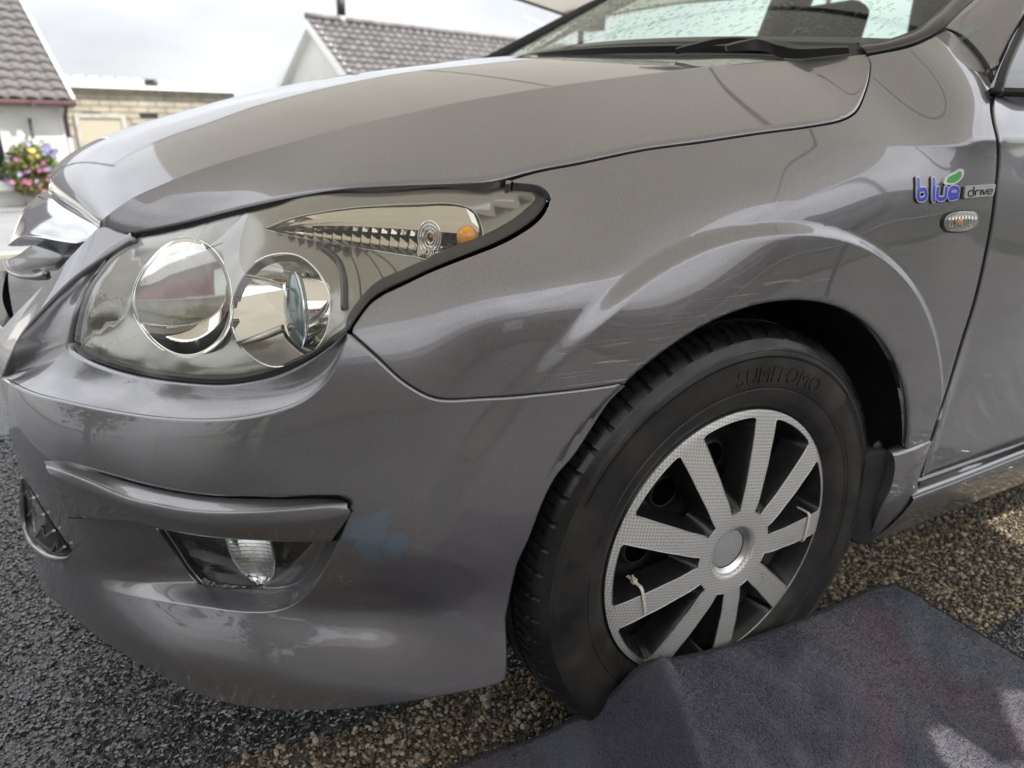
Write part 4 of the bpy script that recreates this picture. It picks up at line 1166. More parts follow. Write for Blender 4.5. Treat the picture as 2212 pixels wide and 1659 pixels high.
mb = MB(); mb.quadgrid(np.stack([inn_, (inn_ + dia) / 2 + np.array([.0, -.003, 0]), dia])); mb.build('intake_mesh_back', M['seal'], LG)
for k in range(4):                                    # honeycomb bars crossing the intake
    i = 6 + 11 * k; p0, p1 = inn_[i], dia[min(49, i + 4)]; m_ = (p0 * .45 + p1 * .55)
    MB().tube(np.array([p0 + [0, -.003, 0], m_ + [0, -.006, .010], m_ + [0, -.007, -.006], p1 + [0, -.006, -.004]]), .0022, 6).build('mesh_bar', M['bezel'], LG)
# ------------------------------------------------------------------ windscreen pillar, seals, side window, sill, splash guard
PO = pc([(2042, 61, .14), (2072, 30, .15), (2102, 0, .16), (2140, -42, .175), (2200, -105, .20)], 40)
PI_ = pc([(2146, 176, .037), (2165, 140, .05), (2190, 86, .07), (2214, 38, .085), (2262, -60, .12)], 40)
tt = np.linspace(0, 1, 12)[:, None, None]
G = PO[None] * (1 - tt) + PI_[None] * tt
G = G + np.array([-.010, -.020, .012]) * np.sin(np.pi * tt) ** .8
J_ = hp(PILLAR, 12, -.0015); fade = (np.linspace(1, 0, 40) ** 2)[None, :, None]
G = G + (J_ - G[:, 0])[:, None] * fade
sheet('windscreen_pillar', np.concatenate([(PO + [0, .02, -.02])[None], G, (PI_ + [0, .02, -.01])[None]]), PT, CAR)
sl_ = hp([(2044, 61), (2066, 72), (2090, 93), (2114, 120), (2132, 147), (2146, 176)], 30, .0005)
MB().tube(sl_, np.r_[np.linspace(.0008, .0040, 10), np.full(12, .0040), np.linspace(.0040, .003, 8)], 10).build('pillar_seal', M['seal'], CAR, True)
fr = pc([(2143, 205, .036), (2148, 190, .038), (2162, 146, .052), (2190, 84, .074), (2216, 32, .09), (2262, -66, .125)], 40)
MB().tube(fr + np.array([.004, -.004, 0]), .0065, 10).build('window_seal', M['seal'], CAR, True)
wa = fr + np.array([.004, .006, 0]); wb2 = np.stack([np.linspace(fr[1][0], 1.5, 40), np.full(40, .06), np.linspace(.905, .93, 40)], 1)
wtop = np.stack([np.linspace(fr[-1][0], 1.5, 40), np.linspace(fr[-1][1], .16, 40), np.full(40, fr[-1][2] + .02)], 1)
mb = MB(); cgl = np.array([fr[1], fr[-1], [1.5, .16, fr[-1][2] + .03], [1.5, .055, .925]]) + np.array([.004, .008, 0])
g0 = resamp(np.vstack([fr]), 12) + np.array([.004, .008, 0]); g1 = np.stack([np.linspace(1.5, 1.5, 12), np.linspace(.055, .16, 12), np.linspace(.925, fr[-1][2] + .03, 12)], 1)
mb.quadgrid(np.stack([g0, g0 * .5 + g1 * .5 + [0, -.01, 0], g1])); mb.build('door_glass', M['darkglass'], CAR, True)
MB().tube(np.array([[fr[1][0] + .002, .040, .9075], [.7, .036, .913], [1.5, .05, .925]]), .006, 8).build('waist_seal', M['seal'], CAR, True)

# black border baked on the screen, and the scuttle under it
fo = [scr_hit(x, y) for x, y in spl([(1869, 118), (1920, 109), (1970, 96), (2008, 79), (2042, 61), (2072, 31), (2102, 0), (2170, -75)], 40)]
fi = [scr_hit(x, y) for x, y in spl([(1850, 97), (1885, 95), (1915, 91), (1955, 78), (1989, 62), (2022, 33), (2055, 0), (2125, -80)], 40)]
fo, fi = np.array(fo), np.array(fi)
sheet('screen_border', np.stack([fo + [0, .0, -.004], fo + [-.003, -.004, .003], fi + [-.002, -.003, .004], fi + [0, 0, .001]]), M['frit'], CAR)
ys = np.linspace(.15, 1.64, 30); q = (ys - .8875) / .7375
e0 = np.stack([.19 + .17 * q * q, ys, .975 - .034 * q * q], 1); e1 = np.stack([.235 + .20 * q * q, ys, 1.013 - .034 * q * q], 1)
sheet('scuttle', np.stack([e0 + [-.02, 0, -.02], e0, e1, e1 + [.01, 0, .004]]), M['black'], CAR)

# wiper: pivot cover, arm, blade along the screen's base
def flatbar(P, w, h, name, parent, mat):
    P = np.asarray(P, float); T = np.gradient(P, axis=0); T /= np.linalg.norm(T, axis=1)[:, None]; up = np.array([-.45, 0, .9]); sd = np.cross(T, up); sd /= np.linalg.norm(sd, axis=1)[:, None]
    w = np.broadcast_to(w, (len(P),))[:, None]; h = np.broadcast_to(h, (len(P),))[:, None]
    mb = MB(); mb.quadgrid(np.stack([P - sd * w - up * h, P + sd * w - up * h, P + sd * w * .8 + up * h, P - sd * w * .8 + up * h], 1), True)
    n = len(P); mb.f += [(0, 1, 2, 3), tuple(4 * (n - 1) + i for i in (3, 2, 1, 0))]
    return mb.build(name, mat, parent)
WP = empty('wiper', (0, 0, 0), parent=CAR)
flatbar(spl(pc([(1462, 110, .36), (1500, 100, .33), (1545, 89, .30), (1590, 86, .28), (1640, 88, .26)], 9), 24), np.linspace(.004, .008, 24), .004, 'arm', WP, M['black'])
flatbar(spl(pc([(1568, 104, .262), (1610, 98, .25), (1648, 97, .245), (1690, 106, .225), (1735, 112, .20), (1790, 109, .175), (1834, 107, .155)], 9), 30), np.r_[np.linspace(.008, .013, 10), np.linspace(.013, .005, 20)], np.r_[np.linspace(.004, .008, 8), np.full(8, .008), np.linspace(.007, .004, 14)], 'pivot_cover', WP, M['black'])
flatbar([scr(y, .215 + .2 * ((y - .8875) / .7375) ** 2 - .035) + np.array([-.004, 0, .006]) for y in np.linspace(.30, .85, 20)], .004, .006, 'blade', WP, M['seal'])

# sill skirt
R1 = pc([(1990, 1040, .022), (2100, 1001, .022), (2212, 962, .022), (2500, 862, .024)], 60)
R2 = pc([(1970, 1070, -.004), (2080, 1029, -.004), (2212, 977, -.004), (2500, 868, -.002)], 60)
R2b = R2 + np.array([0, -.002, -.012])
R3 = pc([(1885, 1166, .030), (2050, 1104, .030), (2212, 1042, .030), (2500, 936, .03)], 60)
R25 = (R2 + R3) / 2 + np.array([0, -.008, 0])
G = loft([R1 + [0, .02, -.01], R1, R2 * .7 + R1 * .3 + [0, 0, .002], R2 + [0, .004, .0028], R2 + [0, .0005, .001], R2 + [0, -.0018, -.003], R2 + [0, -.0028, -.010], R25, R3], 4)
G = np.concatenate([G, (R3 + [0, .004, -.006])[None], (R3 + [0, .10, -.004])[None]])
sheet('sill_skirt', G, PT, CAR)
LE = pc([(1936, 985, -.004), (1938, 1010, -.006), (1928, 1055, -.004), (1906, 1100, .004), (1892, 1138, .016), (1885, 1166, .029)], 40)
RE_ = pc([(2010, 956, -.004), (2004, 975, -.007), (1994, 1005, -.006), (1980, 1050, -.004), (1990, 1090, .004), (2010, 1119, .0285)], 40)
mid = (LE + RE_) / 2 + np.array([0, -.004, 0])
G = loft([LE + [-.004, .05, 0], LE + [-.004, .006, 0], LE, mid, RE_, RE_ + [.003, .006, 0], RE_ + [.004, .03, 0]], 4)
top = G[:, 0:1] + np.array([0, .004, .004]); top2 = G[:, 0:1] + np.array([0, .012, .0055])
sheet('skirt_end', np.concatenate([top2, top, G], 1), PT, CAR)
# splash guard: thick black flap
FL = [(1868, 985), (1880, 976), (1905, 973), (1934, 986), (1938, 1010), (1926, 1060), (1904, 1105), (1890, 1140), (1884, 1166), (1862, 1175), (1838, 1168), (1830, 1130), (1850, 1080)]
ff = spl([(a, b, .012 + max(0, (b - 1040)) * .00012) for a, b in FL], 70, True)
P = np.array([at(a, b, y=c) for a, b, c in ff]); n_ = len(P); mb = MB()
c0 = P.mean(0); Pi = P + (c0 - P) * .04
mb.quadgrid(np.concatenate([np.stack([P + [.004, .02, 0], P, Pi + [0, -.004, 0]]), ], 0), True); b0 = len(mb.v) - n_
mb.f.append(tuple(b0 + i for i in range(n_)))
mb.build('splash_guard', M['liner'], CAR)
ball(at(1893, 966, y=.02), .011, (1, .5, 1), 16, 8).build('guard_screw', M['black'], CAR, True)

# ------------------------------------------------------------------ badge and side repeater on the fender
def on_side(px, py, off): return S(*hit([(px, py)], None, 0).T, off)[0]
BD = empty('badge', (0, 0, 0), parent=CAR)
b0_ = hit([(1978, 436)])[0]


def bpl(x, y, o): return S(np.array([b0_[0] + x]), np.array([b0_[1] + y]), o)[0]


def stroke_letter(name, strokes, w, o0, o1, mat):
    """rounded letter strokes extruded off the panel"""
    for st in strokes:
        P_ = spl(np.array(st, float), max(8, len(st) * 8)); T = np.gradient(P_, axis=0); T /= np.linalg.norm(T, axis=1)[:, None]; nn = np.stack([-T[:, 1], T[:, 0]], 1)
        L, Rr = P_ + nn * w, P_ - nn * w
        capE = [P_[-1] + w * (T[-1] * math.sin(a) + nn[-1] * math.cos(a)) for a in np.linspace(.3, math.pi - .3, 6)]
        capS = [P_[0] + w * (-T[0] * math.sin(a) - nn[0] * math.cos(a)) for a in np.linspace(.3, math.pi - .3, 6)]
        yield L, Rr, capE, capS


def letters(name, strokes, w, o0, o1, mat):
    mb = MB()
    for L, Rr, cE, cS in stroke_letter(name, strokes, w, o0, o1, mat):
        n = len(L); out = list(L) + cE + list(Rr[::-1]) + cS
        b = len(mb.v); m = len(out)
        mb.v += [tuple(bpl(x, y, o0)) for x, y in out] + [tuple(bpl(x, y, o1)) for x, y in out]
        for i in range(m): mb.f.append((b + i, b + (i + 1) % m, b + m + (i + 1) % m, b + m + i))
        # top face as strips across the stroke, plus end caps
        for i in range(n - 1):
            j = lambda k: b + m + k
            mb.f.append((j(i), j(i + 1), j(n + 6 + (n - 1 - (i + 1))), j(n + 6 + (n - 1 - i))))
        mb.f.append(tuple(b + m + k for k in [n - 1] + [n + q for q in range(6)] + [n + 6]))
        mb.f.append(tuple(b + m + k for k in [2 * n + 5] + [2 * n + 6 + q for q in range(6)] + [0]))
    bm_o = mb.build(name, mat, BD)
    return bm_o


H = hit([(1978, 386)])[0][1] - b0_[1]; u = H * .5           # letter height unit; x-height is about u*1.15
xh = H * .56
ST = {'b': [[(.004, H * .98), (.003, .004), (.003 + xh * .85, .004), (.005 + xh * .95, xh * .5), (.004 + xh * .85, xh * .93), (.006, xh * .93)]],
      'l': [[(.0395, H * .97), (.0375, .006), (.0385, .001)]],
      'u': [[(.0475, xh), (.0460, .006), (.0500, .003), (.0640, .004), (.0665, .012), (.0675, xh)]],
      'e': [[(.0760, xh * .50), (.0945, xh * .52), (.0965, xh * .80), (.0920, xh * .98), (.0800, xh * .98), (.0755, xh * .75), (.0745, .010), (.0775, .003), (.0950, .004)]]}
sc_ = (hit([(2066, 430)])[0][0] - b0_[0]) / .0985
for ch in ST: ST[ch] = [[(x * sc_, y) for x, y in st] for st in ST[ch]]
allst = [st for ch in 'blue' for st in ST[ch]]
letters('letter_edge', allst, .0038, -.002, .0026, M['badge_edge'])
letters('letter_face', allst, .0025, .002, .0030, M['blue'])
letters('letter_base', [[(x - .0017, y - .0005) for x, y in st] for st in allst], .0040, -.002, .0012, M['black'])
def flat_shape(name, poly, o0, o1, mat):
    mb = MB(); m = len(poly); mb.v = [tuple(bpl(x, y, o0)) for x, y in poly] + [tuple(bpl(x, y, o1)) for x, y in poly]
    mb.f = [(i, (i + 1) % m, m + (i + 1) % m, m + i) for i in range(m)] + [tuple(m + i for i in range(m))]
    return mb.build(name, mat, BD)
def to_b(px, py):
    return tuple(hit([(px, py)])[0] - b0_)
LEAF = [(2037, 395), (2040, 384), (2049, 377), (2060, 372), (2071, 366), (2075, 369), (2075, 378), (2070, 387), (2061, 394), (2050, 397)]
lf = np.array([to_b(*p) for p in spl(LEAF, 40, True)]); c_ = lf.mean(0)
flat_shape('leaf_edge', c_ + (lf - c_) * 1.12, -.002, .0030, M['badge_edge']); flat_shape('leaf', c_ + (lf - c_) * .80, .0028, .0035, M['green'])
PLT = [(2081, 402), (2144, 397), (2146, 399), (2141, 421), (2139, 423), (2080, 428), (2078, 426)]
pl = np.array([to_b(*p) for p in PLT]); flat_shape('plate', pl, -.002, .0034, pmat('plate_silver', (.62, .60, .58), .3, .5))
flat_shape('plate_base', pl + [-.004, -.001], -.002, .001, M['black'])
# "drive" in thin dark strokes on the plate
p0, p1, pt = np.array(to_b(2085, 423.5)), np.array(to_b(2138, 419)), np.array(to_b(2085, 405))
dx = (p1 - p0); W_ = np.linalg.norm(dx); dx = dx / W_; hh = np.linalg.norm(pt - p0); dy = np.array([-dx[1], dx[0]])
def dl(L): return [tuple(p0 + dx * x * W_ + dy * y * hh) for x, y in L]
DR = [dl([(.21, 1.0), (.20, .06), (.04, .06), (.01, .3), (.04, .58), (.19, .60)]), dl([(.29, .06), (.295, .5), (.33, .60), (.43, .60)]), dl([(.51, .06), (.515, .58)]),
      dl([(.57, .60), (.645, .06), (.74, .60)]), dl([(.79, .33), (.97, .34), (.98, .5), (.93, .60), (.83, .58), (.79, .33), (.80, .1), (.97, .06)])]
letters('plate_lettering', DR, .00075, .0030, .0038, M['seal'])

RP = empty('side_repeater', (0, 0, 0), parent=CAR)
RPX = [(2037, 478), (2044, 465), (2060, 458), (2085, 455), (2103, 458), (2107, 470), (2104, 485), (2092, 495), (2068, 500), (2046, 498), (2038, 490)]
rp_ = hit(spl(RPX, 60, True)); cz = rp_.mean(0); seal_px = cz + (rp_ - cz) * np.array([1.10, 1.14]) + np.array([-.0018, 0])
def dome(q, h, o): return lambda s, z: S(s, z, o + h * np.sqrt(np.clip(seg_dist(np.c_[s, z], q) / .014, 0, 1)))
panel('base', seal_px, [], .004, lambda s, z: S(s, z, .0015), M['seal'], RP, depth=.004, gap=0, fil=.001)
panel('reflector', rp_, [], .005, lambda s, z: S(s, z, .0022), M['satin'], RP, depth=.002, gap=.0002, fil=.0004)
panel('lens', rp_, [], .0035, dome(rp_, .0075, .003), M['lens'], RP, depth=.003, gap=0, fil=.0006)
for k in range(9):                                   # moulded flutes
    x = 2045 + k * 7; q = hit(np.array([(x, 464 + abs(k - 5) * .8), (x - 1, 478), (x - 2, 493 - max(0, k - 4) * 1.5)])); 
    MB().tube(S(*q.T, .0042), .0011, 5).build('flute', M['chrome'], RP, True)
q = hit([(2066, 480)]); ball(S(*q.T, .0045)[0], .0050, (1.5, .5, 1.0), 14, 8).build('bulb', pmat('bulb_orange', (.75, .28, .12), .3), RP, True)

# ------------------------------------------------------------------ cabin seen through the screen, far side of the car
cb = MB()
cb.box((.30, .18, .80), (.62, 1.60, .955)); cb.box((.62, .20, .70), (.80, 1.58, .93))
cb.build('dashboard', M['cabin'], CAR)
YF = 1.64
fs = MB(); fs.box((.75, YF, .3), (3.1, YF + .06, 1.03)); fs.build('far_side', M['cabin'], CAR)
for P_, r in (([(.33, YF - .02, .97), (.80, YF - .05, 1.20), (1.10, YF - .12, 1.34)], .030), ([(1.66, YF, 1.0), (1.74, YF - .08, 1.40)], .075), ([(2.72, YF, 1.0), (2.60, YF - .08, 1.40)], .10)):
    MB().tube(np.array(P_), r, 10).build('far_pillar', M['cabin'], CAR, True)
fg_ = MB(); fg_.add([(.78, YF - .005, 1.03), (2.7, YF - .005, 1.03), (2.6, YF - .085, 1.40), (1.15, YF - .085, 1.40)], [(0, 1, 2, 3)]); fg_.build('far_side_glass', M['sideglass'], CAR)
rf = np.array([[(x, y, 1.40 + .07 * math.sin((x - .95) / 2.2 * math.pi * .8) + .025 * (1 - ((y - .8875) / .66) ** 2)) for y in np.linspace(.24, 1.535, 16)] for x in np.linspace(.96, 3.0, 20)])
o = sheet('roof', rf, PT, CAR, thick=.03)
for i, (x, y) in enumerate(((1.35, .52), (1.35, 1.24))):
    mb = MB(); ang = R(14); Rm = np.array([[math.cos(ang), 0, math.sin(ang)], [0, 1, 0], [-math.sin(ang), 0, math.cos(ang)]])
    mb.box((x - .06, y - .23, .55), (x + .08, y + .23, 1.06), Rm, (x, y, .5)); mb.box((x - .03, y - .12, 1.10), (x + .07, y + .12, 1.27), Rm, (x, y, .5))
    so = mb.build('seat', M['seat'], CAR); bv = so.modifiers.new('round', 'BEVEL'); bv.width = .03; bv.segments = 3
sw = MB(); a_ = np.linspace(0, 2 * math.pi, 40, endpoint=False)
cst = np.array([.86, 1.26, .98])
closed_tube(np.array([cst + .185 * (np.array([0, 1, 0]) * math.cos(t) + np.array([.42, 0, .9]) * math.sin(t)) for t in a_]), .014).build('steering_wheel', M['seal'], CAR, True) if False else None
mbx = MB(); mbx.box((.9, .1, .28), (3.0, 1.62, .34)); mbx.build('cabin_floor', M['cabin'], CAR)

# raindrops lying on the screen
dr = MB(); n_drop = 0
NV = np.array([-.447, 0, .894])
while n_drop < 4800:
    y, f = RNG.uniform(.2, 1.5), RNG.uniform(0, 1); q = (y - .8875) / .7375; x = .24 + .2 * q * q + f * .55
    c = scr(y, x) + NV * .0004; r = RNG.choice([.0016, .0024, .0034, .0046], p=[.35, .35, .2, .1]); st = RNG.uniform(1, 1.9)
    u_ = np.array([.894, 0, .447]); v_ = np.array([0, 1., 0]); a = np.linspace(0, 2 * math.pi, 8, endpoint=False) + RNG.uniform(0, 1)
    jit = RNG.uniform(.75, 1.2, 8)
    ring = np.array([c + r * jit[i] * (u_ * st * math.cos(t) + v_ * math.sin(t)) for i, t in enumerate(a)]); r2_ = c + (ring - c) * .6 + NV * r * .42; tp = c + NV * r * .55
    dr.add(list(ring) + list(r2_) + [tp], [(i, (i + 1) % 8, 8 + (i + 1) % 8, 8 + i) for i in range(8)] + [(8 + i, 8 + (i + 1) % 8, 16) for i in range(8)]); n_drop += 1
tag(dr.build('raindrops', glass_mat('water', (.88, .93, .90), .0, 1.33), CAR, True), kind='stuff')

# bright edges of the wheel cover's openings
for q in holes_c:
    q = clean(q, .0012); rr = np.hypot(q[:, 0], q[:, 1])
    closed_tube(np.c_[q[:, 0], cov_y(rr) + .0003, .31 + q[:, 1]], .0008, 5).build('opening_edge', M['satin'], WH, True)
# ------------------------------------------------------------------ ground
def terr(x, y):
    """height: level where the car stands, the drive then falls towards the road"""
    d = np.hypot(x + .67, y + .57); k = np.where(y > 1.5, d, 0)
    return np.interp(k, [0, 3.0, 6, 12, 20, 60], [0, 0, -.22, -.90, -1.12, -1.3])


def ground_mat(name, c0, c1, scale, rough, bump, dist, wet=.5):
    m, n, l, b, o = nmat(name); t = n.new('ShaderNodeTexCoord')
    v = n.new('ShaderNodeTexVoronoi'); v.inputs['Scale'].default_value = scale; l.new(t.outputs['Object'], v.inputs['Vector'])
    z = n.new('ShaderNodeTexNoise'); z.inputs['Scale'].default_value = 2.2; z.inputs['Detail'].default_value = 8; l.new(t.outputs['Object'], z.inputs['Vector'])
    r = n.new('ShaderNodeValToRGB'); r.color_ramp.elements[0].color = (*c0, 1); r.color_ramp.elements[1].color = (*c1, 1); l.new(v.outputs['Color'], r.inputs['Fac'])
    l.new(r.outputs['Color'], b.inputs['Base Color'])
    rr = n.new('ShaderNodeMapRange'); rr.inputs['From Min'].default_value = .35; rr.inputs['From Max'].default_value = .65; rr.inputs['To Min'].default_value = rough - .12; rr.inputs['To Max'].default_value = rough + .15
    l.new(z.outputs['Fac'], rr.inputs['Value']); l.new(rr.outputs['Result'], b.inputs['Roughness'])
    b.inputs['Coat Weight'].default_value = wet; b.inputs['Coat Roughness'].default_value = .18
    bp = n.new('ShaderNodeBump'); bp.inputs['Strength'].default_value = bump; bp.inputs['Distance'].default_value = dist; l.new(v.outputs['Distance'], bp.inputs['Height']); l.new(bp.outputs['Normal'], b.inputs['Normal'])
    return m


M['asphalt'] = ground_mat('wet_asphalt', (.014, .014, .015), (.042, .041, .041), 120, .30, .9, .006)
M['grit'] = ground_mat('grit_bed', (.030, .024, .016), (.085, .066, .042), 210, .55, .9, .004)
M['chip'] = pmat('asphalt_chip', (.023, .023, .024), .19, vary=(160, .75), rvar=(3.5, .12), coat=.7, coat_r=.12)


def strip_edge(x): return .262 + .012 * np.sin(x * 7) + .008 * np.sin(x * 19 + 1)
def strip_near(x): return -.078 + .008 * np.sin(x * 11)
xs_ = np.r_[-45, -30, -18, -10, -5, -3, np.linspace(-2, 3, 120), 4, 7, 14, 30, 45]
def band(name, lo, hi, ny, z, mat, warp=None, kind='structure'):
    mb = MB(); G = np.array([[(x, a + (b - a) * f, 0) for f in np.linspace(0, 1, ny)] for x, a, b in zip(xs_, lo(xs_), hi(xs_))])
    G[..., 2] = terr(G[..., 0], G[..., 1]) + z
    mb.quadgrid(G[:, ::-1] if False else G.transpose(1, 0, 2)[:, ::-1]); return tag(mb.build(name, mat, None, True), kind=kind)
one = np.ones_like
yb = [.26, 1, 2, 3, 4, 5, 6, 7, 8, 9.2]
G = np.array([[(x, (strip_edge(np.array(x)) if y == .26 else y), 0) for y in yb] for x in xs_]); G[..., 2] = terr(G[..., 0], G[..., 1])
mb = MB(); mb.quadgrid(G); drive = tag(mb.build('driveway', M['asphalt'], None, True), kind='structure')
band('pebble_strip', lambda x: strip_near(x) - .04, lambda x: strip_edge(x) + .04, 8, -.003, M['grit'])
band('forecourt', lambda x: one(x) * -3.0, strip_near, 4, 0, M['asphalt'])
M['grass'] = pmat('lawn_grass', (.075, .13, .03), .9, bump=(90, .8, .03), vary=(5, .35))
mb = MB(); mb.quadgrid(np.array([[(x, y, 0) for x in (-60, -20, 0, 20, 60)] for y in (-60, -20, -3.0)])); tag(mb.build('lawn', M['grass']), kind='structure')

# loose-looking chips of the worn asphalt
def stones(name, xy, size, mat, flat=.7, zoff=0., jit=.45, seed=3, ico=False):
    rg = np.random.default_rng(seed); n = len(xy)
    if ico:
        t = (1 + 5 ** .5) / 2; base = np.array([(-1, t, 0), (1, t, 0), (-1, -t, 0), (1, -t, 0), (0, -1, t), (0, 1, t), (0, -1, -t), (0, 1, -t), (t, 0, -1), (t, 0, 1), (-t, 0, -1), (-t, 0, 1)]) / 1.9
        F = np.array([(0, 11, 5), (0, 5, 1), (0, 1, 7), (0, 7, 10), (0, 10, 11), (1, 5, 9), (5, 11, 4), (11, 10, 2), (10, 7, 6), (7, 1, 8), (3, 9, 4), (3, 4, 2), (3, 2, 6), (3, 6, 8), (3, 8, 9), (4, 9, 5), (2, 4, 11), (6, 2, 10), (8, 6, 7), (9, 8, 1)])
    else:
        base = np.array([(-.8, -.7, -.5), (.7, -.8, -.5), (.8, .7, -.5), (-.7, .8, -.5), (-.45, -.4, .5), (.5, -.35, .55), (.35, .5, .45), (-.5, .4, .6)])
        F = np.array([(4, 5, 6), (4, 6, 7), (0, 1, 5), (0, 5, 4), (1, 2, 6), (1, 6, 5), (2, 3, 7), (2, 7, 6), (3, 0, 4), (3, 4, 7)])
    V = base[None] * (1 + rg.uniform(-jit, jit, (n, len(base), 3))) * size[:, None, None]
    V = V * np.stack([rg.uniform(.75, 1.3, n), rg.uniform(.75, 1.3, n), np.full(n, flat)], 1)[:, None]
    a = rg.uniform(0, 6.28, n); c, s = np.cos(a)[:, None], np.sin(a)[:, None]; x, y = V[..., 0].copy(), V[..., 1].copy()
    ti = rg.uniform(-.35, .35, n)[:, None]; V[..., 2] += x * ti
    V[..., 0], V[..., 1] = x * c - y * s + xy[:, :1], x * s + y * c + xy[:, 1:]
    V[..., 2] += (terr(xy[:, 0], xy[:, 1]) + zoff)[:, None] + size[:, None] * .12
    Fs = (F[None] + (np.arange(n) * len(base))[:, None, None]).reshape(-1, 3)
    return tag(mesh_np(name, V.reshape(-1, 3), Fs, mat, None, ico), kind='stuff')


def scatter(n, x0, x1, y0, y1, keep, seed):
    rg = np.random.default_rng(seed); P = np.c_[rg.uniform(x0, x1, n), rg.uniform(y0, y1, n)]; return P[keep(P)]


ck = scatter(80000, -1.75, .15, .24, 1.75, lambda P: (P[:, 1] > strip_edge(P[:, 0]) + .004) & (P[:, 0] < -.30 + .35 * (P[:, 1] < .6)), 5)
stones('asphalt_chips', ck, RNG.uniform(.0030, .0068, len(ck)), M['chip'], .75, -.0012)
ck = scatter(24000, .3, 1.3, -.45, -.05, lambda P: (P[:, 1] < strip_near(P[:, 0])), 6)
stones('asphalt_chips', ck, RNG.uniform(.003, .0055, len(ck)), M['chip'], .75, -.0012, seed=8)


def pebble_mat():
    m, n, l, b, o = nmat('pebbles'); g = n.new('ShaderNodeNewGeometry'); r = n.new('ShaderNodeValToRGB')
    cols = [(.040, .032, .020), (.135, .10, .055), (.22, .17, .10), (.07, .058, .038), (.28, .235, .155), (.15, .095, .05), (.33, .30, .23), (.095, .078, .05)]
    r.color_ramp.interpolation = 'CONSTANT'
    while len(r.color_ramp.elements) < len(cols): r.color_ramp.elements.new(.5)
    for i, c in enumerate(cols): r.color_ramp.elements[i].position = i / len(cols); r.color_ramp.elements[i].color = (*c, 1)
    l.new(g.outputs['Random Per Island'], r.inputs['Fac']); l.new(r.outputs['Color'], b.inputs['Base Color']); b.inputs['Roughness'].default_value = .30
    return m


M['pebble'] = pebble_mat()
pk = scatter(48000, -1.1, 2.6, -.09, .28, lambda P: (P[:, 1] > strip_near(P[:, 0])) & (P[:, 1] < strip_edge(P[:, 0])) & ~((P[:, 0] > -.05) & (P[:, 0] < .55) & (P[:, 1] < .08)), 9)
stones('pebbles', pk, np.clip(RNG.lognormal(math.log(.0027), .40, len(pk)), .0016, .0068), M['pebble'], .62, -.0016, .16, 12, True)

# ------------------------------------------------------------------ the carpet mat bunched up against the wheel
far = np.array([(-.62, .125, .008), (-.50, .12, .008), (-.40, .114, .009), (-.32, .108, .012), (-.262, .092, .022)] + [tuple(at(a, b, y=c)) for a, b, c in
                ((1240, 1554, .050), (1290, 1530, .022), (1335, 1488, .004), (1366, 1455, -.003), (1388, 1436, -.006), (1420, 1426, -.004), (1480, 1419, -.002), (1560, 1400, .002), (1640, 1374, .006), (1720, 1344, .010), (1770, 1323, .022), (1810, 1306, .050), (1850, 1288, .078), (1895, 1270, .091))] + [(.555, .0925, .010), (.577, .092, .010)])
nu, nv = 300, 200
fe = spl(far, nu)
Gm = np.zeros((nv, nu, 3)); vv_ = np.linspace(0, 1, nv) ** 1.15
for j, v in enumerate(vv_):
    x, y, z = fe[:, 0], fe[:, 1], fe[:, 2]; L = .86
    X = x * (1 - .04 * v) + .02 * v; Y = y * (1 - v) + (-.72) * v
    dist = y - Y
    hgt = z * np.exp(-(dist / (.10 + .55 * z)) ** 1.5)
    fold = .040 * np.exp(-((x + .135 + .30 * dist) / .028) ** 2) * np.exp(-dist / .26) * sm(dist / .03)
    fold += .026 * np.exp(-((x - .10 - .55 * dist) / .05) ** 2) * np.exp(-dist / .3) * sm(dist / .05) + .018 * np.exp(-((x + .33 + .2 * dist) / .06) ** 2) * sm(dist / .05) * np.exp(-dist / .4)
    rip = (.0022 * np.sin(x * 23 + dist * 14 + 1.3 * np.sin(dist * 11)) + .0016 * np.sin(x * 61 - dist * 37 + 2 * np.sin(x * 17)) + .0012 * np.sin(dist * 83 + x * 40)) * sm(dist / .06)
    Gm[j] = np.stack([X, Y, np.maximum(.009, np.maximum(hgt, .009) + fold + rip)], 1)


